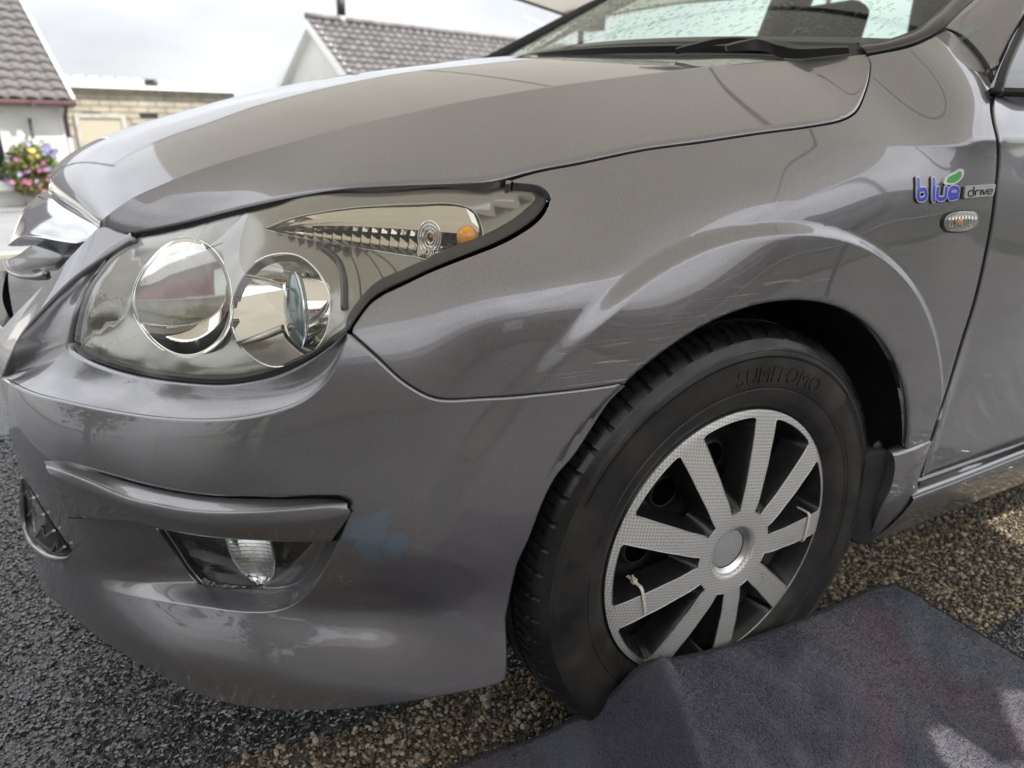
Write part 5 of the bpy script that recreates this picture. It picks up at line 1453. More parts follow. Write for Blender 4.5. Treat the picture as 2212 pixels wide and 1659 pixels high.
def mat_material():
    m, n, l, b, o = nmat('grey_carpet'); t = n.new('ShaderNodeTexCoord')
    def noise(s, d=5, dist=0.):
        z = n.new('ShaderNodeTexNoise'); z.inputs['Scale'].default_value = s; z.inputs['Detail'].default_value = d; z.inputs['Distortion'].default_value = dist; l.new(t.outputs['Object'], z.inputs['Vector']); return z.outputs['Fac']
    def ramp(src, a, c, ca, cc):
        r = n.new('ShaderNodeValToRGB'); r.color_ramp.elements[0].position = a; r.color_ramp.elements[1].position = c; r.color_ramp.elements[0].color = (*ca, 1); r.color_ramp.elements[1].color = (*cc, 1); l.new(src, r.inputs['Fac']); return r.outputs['Color']
    def mix(f, a, c):
        q = n.new('ShaderNodeMix'); q.data_type = 'RGBA'; l.new(f, q.inputs['Factor'])
        for i, v in ((6, a), (7, c)):
            if isinstance(v, tuple): q.inputs[i].default_value = (*v, 1)
            else: l.new(v, q.inputs[i])
        return q.outputs[2]
    base = ramp(noise(420, 3), .3, .7, (.020, .019, .037), (.052, .050, .082))
    base = mix(ramp(noise(6, 8, .8), .47, .60, (0, 0, 0), (.6, .6, .6)), base, (.105, .098, .122))
    base = mix(ramp(noise(4.2, 7, .7), .52, .66, (0, 0, 0), (.5, .5, .5)), base, (.115, .060, .085))
    base = mix(ramp(noise(3.1, 8, 1.0), .54, .64, (0, 0, 0), (.5, .5, .5)), base, (.080, .108, .135))
    base = mix(ramp(noise(900, 1), .745, .76, (0, 0, 0), (.8, .8, .8)), base, (.5, .47, .42))
    l.new(base, b.inputs['Base Color']); b.inputs['Roughness'].default_value = .95; b.inputs['Specular IOR Level'].default_value = .1
    b.inputs['Sheen Weight'].default_value = .25; b.inputs['Sheen Roughness'].default_value = .6
    bp = n.new('ShaderNodeBump'); bp.inputs['Strength'].default_value = .9; bp.inputs['Distance'].default_value = .006; l.new(noise(300, 4, .4), bp.inputs['Height']); l.new(bp.outputs['Normal'], b.inputs['Normal'])
    return m


M['mat'] = mat_material()
MAT = empty('carpet_mat', (0, 0, 0), 'grey purple carpet mat bunched up against the front wheel', 'mat')
Gn = np.cross(np.gradient(Gm, axis=1), np.gradient(Gm, axis=0)); Gn /= np.linalg.norm(Gn, axis=2)[..., None] + 1e-12
Gn[Gn[..., 2] < 0] *= -1
Gm = Gm + Gn * (RNG.normal(0, .0006, (nv, nu))[..., None])
mb = MB(); und = Gm[0] - Gn[0] * .006 + np.array([0, .002, -.001]); mb.quadgrid(np.concatenate([und[None], Gm]))
e_ = Gm[:, -1] - Gn[:, -1] * .007; mb.quadgrid(np.stack([Gm[:, -1], e_], 0))
mb.build('pile', M['mat'], MAT, True)
M['binding'] = pmat('mat_binding', (.030, .030, .034), .9, bump=(500, .6, .002))
bl = np.vstack([Gm[0] - Gn[0] * .002, (Gm[1:, -1] - Gn[1:, -1] * .002)])
MB().tube(resamp(bl, 420) , .0038, 8).build('binding', M['binding'], MAT, True)
st_ = MB(); q = resamp(bl, 520)
for i in range(1, 519):                               # overlocked stitches round the edge
    tdir = q[i + 1] - q[i - 1]; tdir /= np.linalg.norm(tdir) + 1e-9; w = np.cross(tdir, [0, 0, 1.]); w /= np.linalg.norm(w) + 1e-9; up = np.cross(w, tdir)
    a = [q[i] + .0046 * (w * math.cos(t) + up * math.sin(t)) + tdir * .0005 * (t - 1.5) for t in (.2, 1.0, 1.9, 2.8)]
    for k in range(3): st_.add([a[k] - tdir * .0005, a[k] + tdir * .0005, a[k + 1] + tdir * .0005, a[k + 1] - tdir * .0005], [(0, 1, 2, 3)])
tag(st_.build('stitching', M['binding'], MAT), kind='stuff')
# tufts standing on the near part of the pile
rg = np.random.default_rng(21); N_ = 170000
ii = rg.integers(1, nv - 2, N_); jj = rg.integers(1, nu - 1, N_); P0 = Gm[ii, jj] + rg.normal(0, .0012, (N_, 3)) * [1, 1, 0]; nn = Gn[ii, jj]
dr_ = nn + rg.normal(0, .55, (N_, 3)); dr_ /= np.linalg.norm(dr_, axis=1)[:, None]; ln = rg.uniform(.0026, .0055, N_)[:, None]
sd = np.cross(dr_, rg.normal(0, 1, (N_, 3))); sd /= np.linalg.norm(sd, axis=1)[:, None]
V = np.stack([P0 - sd * .00045, P0 + sd * .00045, P0 + dr_ * ln], 1).reshape(-1, 3); keep = slice(None)
tag(mesh_np('tufts', V, np.arange(len(V)).reshape(-1, 3), M['mat'], MAT), kind='stuff')
# bits of straw and fluff
M['straw'] = pmat('straw', (.42, .33, .17), .7)
for (px, py, ln_, an_) in ((1548, 1520, .022, .7), (2150, 1300, .05, 1.1), (1560, 1492, .012, .1)):
    p = at(px, py, z=.02); d = np.array([math.cos(an_), -math.sin(an_), .12]); 
    tag(MB().tube(np.array([p, p + d * ln_ * .5 + [0, 0, .003], p + d * ln_]), .0006, 5).build('straw', M['straw']), {1548: 'short dry straw lying on the mat below the wheel', 2150: 'long dry straw lying across the back edge of the mat', 1560: 'tiny pale straw bit near the fold of the mat'}[px], 'straw')
# ------------------------------------------------------------------ the surroundings
def on_plane(px, py, P0, n):
    d = rays([(px, py)])[0]; n = np.asarray(n, float); return CAM_POS + d * (((np.asarray(P0) - CAM_POS) @ n) / (d @ n))


M['render_w'] = pmat('white_render', (.66, .65, .62), .9, bump=(40, .3, .01), vary=(1.2, .08))
M['white'] = pmat('white_paint', (.78, .78, .77), .5)
M['tile'] = pmat('roof_tile', (.135, .128, .128), .7, bump=(25, .4, .01), vary=(3.5, .4))
M['tile_dark'] = pmat('roof_underlay', (.045, .045, .05), .9)
M['brown'] = pmat('brown_gutter', (.10, .055, .055), .45)
M['block'] = pmat('concrete_block', (.34, .31, .25), .95, bump=(30, .4, .01), vary=(2.5, .22))
M['mortar'] = pmat('mortar', (.30, .285, .25), .95)
M['beige'] = pmat('beige_paint', (.40, .37, .29), .6)
M['road'] = pmat('road', (.20, .20, .205), .7, vary=(1.5, .12), bump=(60, .3, .01))
M['kerb'] = pmat('kerb_stone', (.38, .36, .32), .9, vary=(4, .2))
M['fascia'] = pmat('pale_fascia', (.60, .60, .60), .6)
M['iron'] = pmat('black_iron', (.02, .022, .022), .5)
M['pipe'] = pmat('plastic_pipe', (.40, .37, .40), .5)

# verge, road
def patch(name, y0, y1, z, mat, nx=2):
    mb = MB(); ys = np.linspace(y0, y1, 6); G = np.array([[(x, y, 0) for x in (-60, -20, -8, -2, 4, 10, 30, 60)] for y in ys]); G[..., 2] = terr(G[..., 0] * 0, G[..., 1]) + z
    mb.quadgrid(G[:, ::-1]); return tag(mb.build(name, mat), kind='structure')
patch('verge', 9.2, 9.9, .03, M['grass']); patch('road', 9.9, 18.5, -.02, M['road']); patch('footway', 18.5, 60, 0, M['road'])
mb = MB()
for k in range(24):
    x = -14 + k * .92; z = float(terr(np.array(0.), np.array(9.1))); mb.box((x, 8.98, z - .1), (x + .905, 9.14, z + .06))
tag(mb.build('kerb', M['kerb']), kind='structure')

# --- bungalow on the left
A = R(15); HU = np.array([math.cos(A), math.sin(A), 0]); HN = np.array([math.sin(A), -math.cos(A), 0]); HP = np.array([-1.12, 20.2, 0])
hw = lambda px, py, off=0.: on_plane(px, py, HP + HN * off, HN)
BG = empty('bungalow', tuple(HP), 'white bungalow with grey pantiled roof behind the bonnet at left', 'house')
def loc(P, root): return np.asarray(P) - np.array(root.location)
eL, eR = hw(0, 205, .35), hw(158, 214, .35); ez = eR[2]
corner = hw(130, 214); cz = float((corner - HP) @ HU); gz = hw(60, 452)[2]
def W(a, o, z): return HP * [1, 1, 0] + HU * a + HN * o + np.array([0, 0, z])       # along the wall, out from it, height
def boxw(mb, a0, a1, o0, o1, z0, z1, root):
    v = [loc(W(a, o, z), root) for z in (z0, z1) for a, o in ((a0, o0), (a1, o0), (a1, o1), (a0, o1))]
    return mb.add(v, [(0, 1, 2, 3), (4, 7, 6, 5), (0, 4, 5, 1), (1, 5, 6, 2), (2, 6, 7, 3), (3, 7, 4, 0)])
mb = MB(); boxw(mb, -9, cz, -7, 0, gz - 1.5, ez + .05, BG); mb.build('wall', M['render_w'], BG)
mb = MB(); boxw(mb, -9, cz + .02, 0, .04, gz - 1.5, gz + .02, BG); mb.build('plinth', M['kerb'], BG)
mb = MB(); boxw(mb, cz - .10, cz + .015, -.02, .025, gz, ez, BG); mb.build('quoin', M['white'], BG)
mb = MB(); boxw(mb, -9, cz + .25, .02, .34, ez - .20, ez - .16, BG); mb.build('soffit', M['beige'], BG)
slope = R(37); ax_u = HU; ax_s = -HN * math.cos(slope) + np.array([0, 0, math.sin(slope)]); nr = HN * math.sin(slope) + np.array([0, 0, math.cos(slope)])
aR = float((eR - HP) @ HU); RB = W(aR, .35, ez)                                       # lower right corner of the roof
rf = empty('roof', (0, 0, 0), parent=BG); Ls, Lu = 5.6, 9.0
v = [loc(RB - ax_u * a + ax_s * s_ - nr * .06, BG) for a, s_ in ((0, 0), (Lu, 0), (Lu, Ls), (0, Ls))]
MB().add(v, [(0, 3, 2, 1)]).build('roof_slope', M['tile_dark'], rf)
tw, tg = .315, .335
ua = np.linspace(0, 1, 9); prof = .030 * np.sin(ua * 2 * math.pi - .6) + .012 * np.sin(ua * 4 * math.pi)
def tile_mesh():
    mb = MB(); G = np.array([[ax_u * (-tw * (1 - u_) + .0) + ax_s * s_ + nr * (p + .055 * (1 - s_ / tg) - .008) for u_, p in zip(ua, prof)] for s_ in (-.03, tg)])
    lo = G[0] - nr * .03; mb.quadgrid(np.concatenate([lo[None], G])); me = mesh('roof_tile', mb.v, mb.f, M['tile'], rf); return me
t0 = tile_mesh(); base_me = t0.data; first = True
for i in range(16):
    for j in range(16):
        p = loc(RB - ax_u * (j * tw) + ax_s * (i * tg), BG)
        if first: o = t0; first = False
        else: o = t0.copy(); COL.objects.link(o); o.parent = rf
        o.location = p + np.array([RNG.normal(0, .003), 0, RNG.normal(0, .003)])
mb = MB(); vg = [loc(RB + ax_u * .03 + ax_s * s_ + nr * h, BG) for s_ in (-.05, Ls) for h in (-.12, .05)]; vg2 = [p - (ax_u * .06) for p in vg]
mb.add(vg + vg2, [(0, 1, 3, 2), (4, 6, 7, 5), (1, 5, 7, 3), (0, 2, 6, 4), (0, 4, 5, 1)]); mb.build('barge_board', M['fascia'], BG)
gp = [loc(W(a, .44, ez - .10), BG) for a in (-9, aR + .02)]; MB().tube(np.array(gp), .062, 12).build('gutter', M['brown'], BG, True)
for a in (-.9, -1.9, -3.2): mb = MB(); boxw(mb, a, a + .06, .37, .51, ez - .175, ez - .03, BG); mb.build('gutter_bracket', M['brown'], BG)
dp0, dp1, dp2 = W(aR - .18, .40, ez - .14), W(cz + .02, .06, ez - .42), W(cz + .02, .06, gz - 1.2)
k1 = W(cz + .02, .06, hw(146, 300)[2])
MB().tube(np.array([loc(p, BG) for p in (dp0, (dp0 * .3 + dp1 * .7), dp1, k1)]), .045, 10).build('downpipe', M['brown'], BG, True)
MB().tube(np.array([loc(p, BG) for p in (k1 + [0, 0, .03], dp2)]), .05, 10).build('downpipe', M['pipe'], BG, True)
# window at the left edge of the picture
wx1 = float((hw(2, 300) - HP) @ HU); wz0, wz1 = hw(0, 398)[2], hw(0, 285)[2]
WN = empty('window', (0, 0, 0), parent=BG)
for (a0, a1, z0, z1) in ((wx1 - 1.6, wx1 + .1, wz0 - .02, wz0 + .07), (wx1 - 1.6, wx1 + .1, wz1, wz1 + .08), (wx1, wx1 + .1, wz0, wz1), (wx1 - .85, wx1 - .78, wz0, wz1)):
    mb = MB(); boxw(mb, a0, a1, .0, .06, z0, z1, BG); mb.build('frame', M['white'], WN)
mb = MB(); boxw(mb, wx1 - 1.6, wx1, -.02, .02, wz0, wz1, BG); mb.build('pane', M['darkglass'], WN)
mb = MB(); sz = hw(20, 408)[2]; boxw(mb, wx1 - 1.7, float((hw(29, 403) - HP) @ HU), 0, .22, sz - .02, sz + .10, BG); mb.build('sill', M['white'], WN)
mb = MB(); boxw(mb, float((hw(56, 440) - HP) @ HU), float((hw(57.5, 440) - HP) @ HU), 0, .02, gz, sz - .3, BG); mb.build('wall_cable', M['iron'], BG)

# --- hanging flower basket on its bracket
HB = empty('flower_basket', tuple(hw(70, 345, .45)), 'hanging flower basket in full bloom on the white bungalow wall', 'basket')
hb = np.array(HB.location)
arm = np.array([hw(64, 257, .06), hw(66, 272, .2), hw(70, 292, .38), hw(73, 308, .44)]) - hb
MB().tube(arm, .030, 8).build('bracket', M['iron'], HB, True)
MB().tube(np.array([hw(71, 300, .42), hw(67, 314, .44)]) - hb, .018, 6).build('chain', M['iron'], HB)
rg = np.random.default_rng(31)
def leaf_cloud(name, n, cen, rad, size, mat, flat=0.):
    V = []; d = rg.normal(0, 1, (n, 3)); d /= np.linalg.norm(d, axis=1)[:, None]; r = rg.uniform(.35, 1, n) ** .6
    c = np.array(cen) + d * r[:, None] * np.array(rad); a = rg.normal(0, 1, (n, 3)); a /= np.linalg.norm(a, axis=1)[:, None]; b = np.cross(a, rg.normal(0, 1, (n, 3))); b /= np.linalg.norm(b, axis=1)[:, None]
    s = rg.uniform(.6, 1.3, n)[:, None] * size
    V = np.stack([c - a * s, c + b * s * .45, c + a * s, c - b * s * .45], 1).reshape(-1, 3)
    return mesh_np(name, V, np.arange(len(V)).reshape(-1, 4), mat, HB)
M['leaf'] = pmat('flower_leaf', (.115, .16, .035), .6, vary=(3, .5)); M['leaf2'] = pmat('flower_leaf_olive', (.17, .15, .05), .6, vary=(3, .4))
px_m = 20.2 / FPX
def off_px(x, y): return hw(x, y, .45) - hb
for i_, (lx, ly, lr) in enumerate(((52, 336, .34), (88, 330, .32), (66, 362, .46), (100, 366, .36), (40, 374, .34), (74, 394, .38), (96, 398, .26), (34, 352, .26), (54, 404, .22))):
    tag(leaf_cloud('foliage', int(5200 * lr * lr), off_px(lx, ly), (lr, .3, lr * .9), .045, M['leaf2' if i_ % 3 == 2 else 'leaf']), kind='stuff')
def flowers(name, pts, r, col):
    mat = pmat(name + '_petal', col, .6); me = None
    for (x, y) in pts:
        c = off_px(x, y) + np.array([0, -.32, 0]) + rg.normal(0, .03, 3)
        if me is None:
            mb = MB()
            for k in range(6):
                t = k * math.pi / 3; d = np.array([math.cos(t), -.25, math.sin(t)]); e = np.array([-math.sin(t), 0, math.cos(t)])
                mb.add([(0, 0, 0), d * r * .6 + e * r * .45, d * r, d * r * .6 - e * r * .45], [(0, 1, 2, 3)])
            o = mb.build(name, mat, HB); me = o
        else:
            o = me.copy(); COL.objects.link(o); o.parent = HB
        o.location = c; o.rotation_euler = (rg.normal(0, .5), rg.normal(0, 3), rg.normal(0, .5)); k = rg.uniform(.7, 1.25); o.scale = (k, k, k)
flowers('pink_flower', [(37, 342), (37, 336), (96, 352), (97, 363), (90, 366), (33, 392), (60, 396), (90, 397), (54, 365), (58, 384), (100, 382), (50, 389), (91, 357), (36, 350), (93, 412), (108, 377)], .055, (.33, .10, .20))
flowers('violet_flower', [(68, 369), (83, 388), (45, 378), (108, 365), (98, 326), (105, 325), (112, 332), (118, 328), (108, 318), (103, 333), (116, 322), (120, 334), (62, 310), (110, 326), (101, 320), (114, 316)], .055, (.27, .26, .45))
flowers('yellow_flower', [(66, 324), (72, 330), (78, 333), (76, 342), (68, 330), (82, 338), (74, 322)], .06, (.55, .42, .12))
flowers('white_flower', [(26, 289), (28, 293), (41, 286), (45, 288), (38, 289), (80, 308), (86, 305), (90, 309), (92, 305), (18, 348)], .065, (.72, .71, .66))
flowers('dark_flower', [(19, 330), (25, 342), (24, 362), (9, 373), (13, 390), (18, 384), (4, 380)], .055, (.05, .035, .07))

# --- flat-roofed block garage beside the bungalow
A2 = R(10); GU = np.array([math.cos(A2), math.sin(A2), 0]); GN = np.array([math.sin(A2), -math.cos(A2), 0]); gP = np.array([-.9, 24.0, 0])
gw = lambda px, py, off=0.: on_plane(px, py, gP + GN * off, GN)
GA = empty('garage', tuple(gP), 'beige block garage with white fascia and corrugated roof beside the bungalow', 'garage')
def Wg(a, o, z): return gP * [1, 1, 0] + GU * a + GN * o + np.array([0, 0, z])
def boxg(mb, a0, a1, o0, o1, z0, z1):
    v = [Wg(a, o, z) - np.array(GA.location) for z in (z0, z1) for a, o in ((a0, o0), (a1, o0), (a1, o1), (a0, o1))]
    return mb.add(v, [(0, 1, 2, 3), (4, 7, 6, 5), (0, 4, 5, 1), (1, 5, 6, 2), (2, 6, 7, 3), (3, 7, 4, 0)])
ga = lambda px, py: float((gw(px, py) - gP) @ GU)
a0, a1 = ga(120, 180), ga(505, 200); zt, zb = gw(300, 192)[2], -1.5
zf = gw(300, 176)[2]
mb = MB(); boxg(mb, a0, a1, -6, -.03, zb, zt + .05); mb.build('wall', M['mortar'], GA)
# corrugated sheet roof: wavy front edge
uu = np.linspace(a0, a1 + .1, 200); wv = .045 * np.cos((uu - a0) / .36 * 2 * math.pi)
mb = MB(); mb.quadgrid(np.array([[Wg(u_, o, zf + .02 + w_ + dz) - gP for u_, w_ in zip(uu, wv)] for o, dz in ((.25, 0), (-6, .25))])); mb.quadgrid(np.array([[Wg(u_, .25, zf + z_ * (w_ + .02) - .02) - gP for u_, w_ in zip(uu, wv)] for z_ in (0, 1)])); mb.build('corrugated_roof', M['fascia'], GA, True)
mb = MB(); boxg(mb, a0, a1 + .08, .05, .22, zt - .02, zf + .0); mb.build('fascia_board', M['white'], GA)
cH = gw(300, 192)[2] - gw(300, 205)[2]; bw = .50
dx0, dx1, dz1 = ga(172, 262), ga(262, 262), gw(215, 255)[2]
bm = None
for r_ in range(9):
    for c_ in range(int((a1 - a0) / bw) + 1):
        x0 = a0 + c_ * bw - (bw / 2 if r_ % 2 else 0); x1 = min(x0 + bw - .02, a1); x0 = max(x0, a0); z1 = zt - r_ * cH - .012; z0 = zt - (r_ + 1) * cH + .012
        if x1 - x0 < .1 or (x1 > dx0 - .05 and x0 < dx1 + .05 and z0 < dz1): continue
        if r_ == 4 and c_ % 3 == 1:
            mb = MB(); boxg(mb, x0, x1, -.03, -.02, z0, z1); mb.build('vent_slot', M['iron'], GA); continue
        mb = MB(); p = RNG.uniform(0, .008); boxg(mb, x0, x1, -.03, p, z0, z1); mb.build('block', M['block'], GA)
mb = MB(); boxg(mb, dx0, dx1, -.03, .01, zb, dz1); mb.build('door', M['beige'], GA)
for q in ((dx0 - .12, dx0), (dx1, dx1 + .12)):
    mb = MB(); boxg(mb, q[0], q[1], -.02, .05, zb, dz1 + .12); mb.build('door_post', M['white'] if False else M['kerb'], GA)
mb = MB(); boxg(mb, dx0, dx1, -.02, .05, dz1, dz1 + .12); mb.build('door_head', M['kerb'], GA)
sx = ga(322, 177); mb = MB(); boxg(mb, sx - .17, sx + .17, .22, .25, gw(322, 184)[2], gw(322, 172)[2]); mb.build('number_plate', M['iron'], GA)

# --- gabled house on the right
d13 = R(13); RU = np.array([math.cos(d13), math.sin(d13), 0]); RG = np.array([-math.sin(d13), math.cos(d13), 0])
pk_ = at(676, 40, y=24.57); RH = empty('gabled_house', (float(pk_[0]), float(pk_[1]), 0), 'white gabled house with dark tiled roof and flue pipe beyond the bonnet', 'house')
hz = pk_[2]; w2, dropz = 2.9, 2.15; LEN = 13.0
def Wr(a, g, z): return np.array([0, 0, z]) + RU * a + RG * g
v = [Wr(0, -w2, hz - dropz), Wr(0, w2, hz - dropz), Wr(0, 0, hz - .05), Wr(0, -w2, -2), Wr(0, w2, -2)]
v2 = [p + RU * LEN for p in v]
MB().add(v + v2, [(3, 0, 2, 1, 4), (3, 8, 5, 0), (4, 1, 6, 9)]).build('wall', M['render_w'], RH)
sl = math.atan2(dropz, w2); Ln = math.hypot(dropz, w2) + .25
for sgn, nm in ((-1, 'near'), (1, 'far')):
    dn_ = RG * sgn * math.cos(sl) - np.array([0, 0, math.sin(sl)]); nr2 = RG * sgn * math.sin(sl) + np.array([0, 0, math.cos(sl)])
    mb = MB(); nc = 12; cg = Ln / nc; ucnt = 42
    if sgn < 0:
        for i in range(nc):
            for j in range(ucnt):
                p = Wr(-.25 + j * .32, 0, hz) + dn_ * (i * cg); us = np.linspace(0, 1, 5); pf = .04 * np.sin(us * 2 * math.pi)
                G = np.array([[p + RU * (.32 * u_) + dn_ * (cg * s_) + nr2 * (h + .06 * s_) for u_, h in zip(us, pf)] for s_ in (0, 1.02)]); lo = G[1] - nr2 * .05
                mb.quadgrid(np.concatenate([G, lo[None]])[:, ::-1])
        tag(mb.build('roof_tiles', M['tile'], RH), kind='stuff')
    q = [Wr(-.25, 0, hz), Wr(LEN, 0, hz), Wr(LEN, 0, hz) + dn_ * Ln, Wr(-.25, 0, hz) + dn_ * Ln]; q = [p - nr2 * .05 for p in q]
    MB().add(q, [(0, 1, 2, 3) if sgn > 0 else (3, 2, 1, 0)]).build('roof_slope', M['tile_dark'], RH)
    b_ = [Wr(-.27, 0, hz - .02), Wr(-.27, 0, hz - .30), Wr(-.27, 0, hz - .30) + dn_ * Ln, Wr(-.27, 0, hz - .02) + dn_ * Ln]; b2 = [p + RU * .28 for p in b_]
    MB().add(b_ + b2, [(0, 1, 2, 3), (4, 7, 6, 5), (1, 5, 6, 2), (0, 3, 7, 4), (0, 4, 5, 1), (2, 6, 7, 3)]).build('barge_board', M['white'], RH)
rdg = [Wr(a, 0, hz + .06) for a in np.linspace(-.25, LEN, 30)]; MB().tube(np.array(rdg), .10, 8).build('ridge_tiles', M['tile'], RH, True)
fl = on_plane(738, 42, pk_, RG) - np.array(RH.location); h_ = on_plane(738, 4, pk_, RG) - np.array(RH.location); fl[2] -= .1
MB().tube(np.array([fl, [fl[0], fl[1], h_[2] - .35]]), .12, 10).build('flue', M['fascia'], RH, True); MB().tube(np.array([[fl[0], fl[1], h_[2] - .4], [fl[0], fl[1], h_[2] + .15]]), .14, 10).build('flue_cowl', M['iron'], RH, True)
ae = on_plane(1141, 84, pk_, RG) - np.array(RH.location); at_ = on_plane(1141, 38, pk_, RG) - np.array(RH.location)
AE = empty('aerial', tuple(np.array(RH.location) + ae), 'thin television aerial on the roof ridge of the gabled house', 'aerial')
H_ = at_[2] - ae[2]
MB().tube(np.array([[0, 0, -.2], [0, 0, H_]]), .035, 6).build('mast', M['fascia'], AE); MB().tube(np.array([RU * -.3 + [0, 0, H_], RU * .9 + [0, 0, H_ - .25]]), .03, 6).build('boom', M['fascia'], AE)
for k in range(5):
    c = RU * (-.25 + .26 * k) + [0, 0, H_ - .02 - .05 * k]; MB().tube(np.array([c - [0, 0, .16], c + [0, 0, .16]]), .018, 5).build('element', M['fascia'], AE)

# --- canopy over the car
def canopy_mat():
    m, n, l, b, o = nmat('canopy_fabric'); n.remove(b)
    df = n.new('ShaderNodeBsdfDiffuse'); df.inputs['Color'].default_value = (.42, .40, .36, 1); tr = n.new('ShaderNodeBsdfTranslucent'); tr.inputs['Color'].default_value = (.42, .40, .355, 1)
    mx = n.new('ShaderNodeMixShader'); mx.inputs['Fac'].default_value = .45; l.new(df.outputs['BSDF'], mx.inputs[1]); l.new(tr.outputs['BSDF'], mx.inputs[2]); l.new(mx.outputs['Shader'], o.inputs['Surface']); return m
M['canopy'] = canopy_mat()
CN = empty('canopy', (1.2, 1.2, 0), 'tan fabric canopy stretched over the car, its edge at the top', 'canopy')
cx = np.linspace(-.95, 5.2, 61)
sh = 2.1 / math.tan(SUN_EL)
gx = cx - sh * math.sin(-SUN_AZ); ey_ = np.interp(gx, [-3, .10, .195, .235, .305, .312, .36, .40, .455, .53, .62, 5], [-.18, -.20, -.205, -.155, -.165, -.245, -.262, -.205, -.163, -.20, -.23, -.26]) - sh * math.cos(SUN_AZ)
xx = np.unique(np.r_[cx, np.array([.10, .195, .215, .235, .27, .305, .312, .36, .40, .43, .455, .49, .53, .62]) + sh * math.sin(-SUN_AZ)])
gx = xx - sh * math.sin(-SUN_AZ); ny_ = np.interp(gx, [-3, .10, .195, .235, .305, .312, .36, .40, .455, .53, .62, 5], [-.18, -.20, -.205, -.155, -.165, -.245, -.262, -.205, -.163, -.20, -.23, -.26]) - sh * math.cos(SUN_AZ)  # unseen near edge, notched so that its shadow leaves sun patches on the mat
fz = np.interp(xx, [-1.4, 0, 1.32, 2.0, 2.5, 3.4, 5.2], [2.25, 2.02, 1.76, 1.66, 1.57, 1.75, 2.0])
ff_ = np.linspace(0, 1, 26); Gc = np.array([[(x, yn + (4.2 - yn) * f, 2.1 * (1 - f) + z1 * f + .55 * math.sin(math.pi * f) * (1 - .25 * math.cos((x - 1.9) * .9)) ) for f in ff_] for x, yn, z1 in zip(xx, ny_, fz)])
Gc[..., 0] -= (1 - ff_)[None] * 2.2 * sm((.3 - Gc[..., 0]) / 1.25)      # the near front corner is pulled forward
_k = .06 + .94 * ff_[None]; Gc[..., 0] = np.where(Gc[..., 0] > 1.66, 1.66 + (Gc[..., 0] - 1.66) * _k, Gc[..., 0])      # the near rear corner ends beside the door
Gc = Gc - np.array([1.2, 1.2, 0]); mb = MB(); mb.quadgrid(Gc); mb.build('fabric', M['canopy'], CN, True)
hem = Gc[:, -1]; MB().tube(np.array([hem[0], [-2.7, 3.05, 2.28]]), .005, 5).build('guy_rope', M['iron'], CN); MB().tube(hem, .014, 6).build('hem', M['canopy'], CN, True)
for (x, y, z1) in ((2.52, 4.2, 1.58), (-1.5, 4.25, 2.3), (5.1, 4.2, 2.0), (1.95, -1.45, 2.1)):
    g = float(terr(np.array(x), np.array(y))); MB().tube(np.array([(x - 1.2, y - 1.2, g), (x - 1.2, y - 1.2, z1)]), .022, 8).build('pole', M['iron'], CN, True)
mb = MB(); mb.box((2.40 - 1.2, 4.1 - 1.2, 1.50), (2.66 - 1.2, 4.26 - 1.2, 1.70)); mb.build('corner_joint', M['iron'], CN)
for k in range(1):                                    # rib under the fabric
    x = 1.2; r_ = np.array([[np.interp(x, xx, Gc[:, j, i] + [1.2, 1.2, 0][i]) for i in range(3)] for j in range(26)]); r_[:, 0] = x; MB().tube(r_ - [1.2, 1.2, .02], .012, 6).build('rib', M['iron'], CN, True)

# --- what stands behind the photographer and shows up mirrored in the paint
BR_ = pmat('red_brick', (.20, .075, .05), .9, vary=(6, .35))
NH = empty('brick_house', (1.0, -9.0, 0), 'red brick house across the lawn behind the photographer', 'house')
def bxl(name, a, b, mat, par=NH): mb = MB(); mb.box(a, b); return mb.build(name, mat, par)
bxl('wall', (-16, -5, 0), (14, 0, 2.6), BR_); bxl('garage_door', (-3.6, .0, 0), (-1.2, .05, 2.1), M['white'])
for x in (.3, 3.0):
    f = bxl('window', (x, 0, .9), (x + 1.7, .06, 2.1), M['white']); bxl('pane', (x + .08, .06, .98), (x + .8, .075, 2.02), M['darkglass'], f); bxl('pane', (x + .9, .06, .98), (x + 1.62, .075, 2.02), M['darkglass'], f)
MB().add([(-16.4, .4, 2.55), (14.4, .4, 2.55), (14.4, -2.5, 4.4), (-16.4, -2.5, 4.4), (-16.4, -5.4, 2.55), (14.4, -5.4, 2.55)], [(0, 1, 2, 3), (3, 2, 5, 4)]).build('roof', M['tile'], NH)
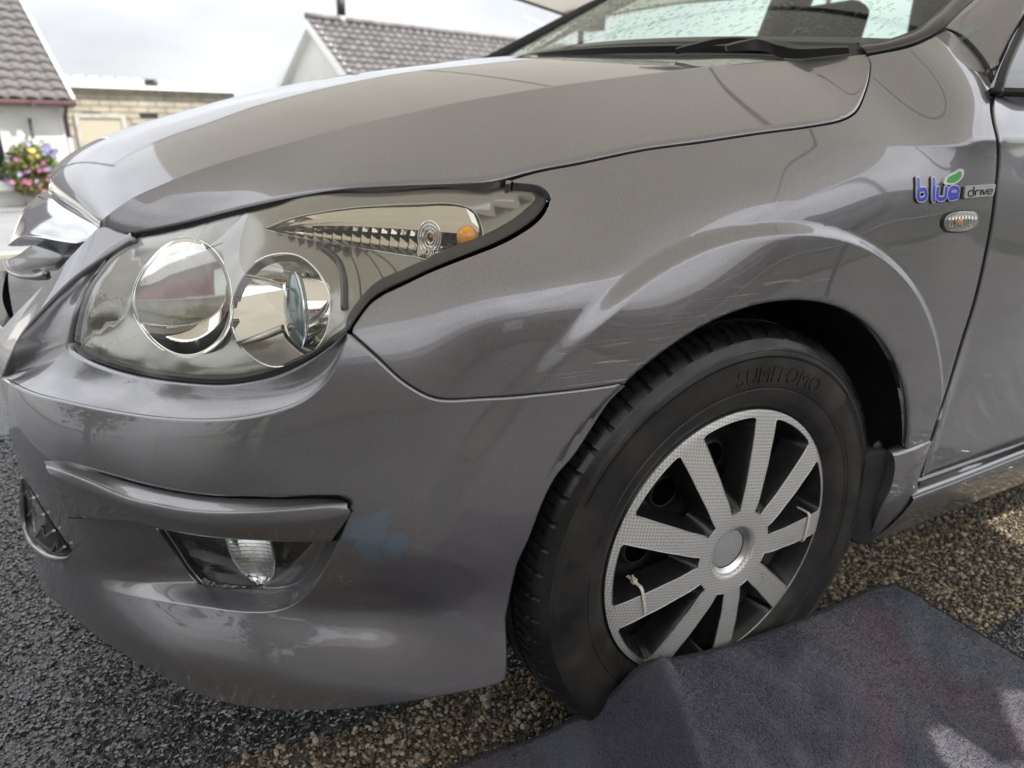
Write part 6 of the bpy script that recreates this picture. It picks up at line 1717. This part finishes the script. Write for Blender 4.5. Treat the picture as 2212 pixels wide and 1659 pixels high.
EX = empty('rendered_house', (9.5, -4.2, 0), 'grey rendered house beside the drive to the right of the photographer', 'house')
bxl('wall', (-2.5, -4, 0), (5, 0, 2.5), pmat('grey_render', (.30, .295, .285), .9, vary=(2, .15)), EX)
for x in (-1.6, 1.6):
    f = bxl('window', (x, 0, .9), (x + 1.6, .06, 2.1), M['white'], EX); bxl('pane', (x + .08, .06, .98), (x + 1.52, .075, 2.02), M['darkglass'], f)
MB().add([(-2.9, .4, 2.45), (5.4, .4, 2.45), (5.4, -2, 3.5), (-2.9, -2, 3.5), (-2.9, -4.4, 2.45), (5.4, -4.4, 2.45)], [(0, 1, 2, 3), (3, 2, 5, 4)]).build('roof', M['tile'], EX)
GW_ = empty('garden_wall', (0, -3.4, 0), 'low pale block garden wall along the lawn', 'wall')
bxl('blockwork', (-7, -.11, 0), (7, .11, .55), M['block'], GW_); bxl('coping', (-7, -.15, .55), (7, .15, .60), M['kerb'], GW_)
M['crown'] = pmat('tree_leaves', (.05, .085, .025), .7, vary=(2, .4)); M['bark'] = pmat('bark', (.09, .07, .05), .9)
def tree(x, y, h, r, lab):
    T = empty('tree', (x, y, float(terr(np.array(x), np.array(y)))), lab, 'tree', 'trees beside the drive'); MB().tube(np.array([(0, 0, 0), (.1, .05, h * .4), (0, .1, h * .8)]), [.16, .12, .05], 8).build('trunk', M['bark'], T, True)
    n = 12000; rg2 = np.random.default_rng(int(abs(x * 10))); cl = rg2.normal(0, .45, (14, 3)) * r; k = rg2.integers(0, 14, n); c = cl[k] + rg2.normal(0, .22, (n, 3)) * r + [0, 0, h * .65]; a = rg2.normal(0, 1, (n, 3)) * .05; b = rg2.normal(0, 1, (n, 3)) * .05
    V = np.stack([c - a, c + b, c + a, c - b], 1).reshape(-1, 3); o = mesh_np('crown', V, np.arange(len(V)).reshape(-1, 4), M['crown'], T)
tree(-9, 3.5, 5.5, 2.2, 'broad green tree standing left of the drive'); tree(-8, -3, 4.0, 1.8, 'smaller green tree left of the lawn')
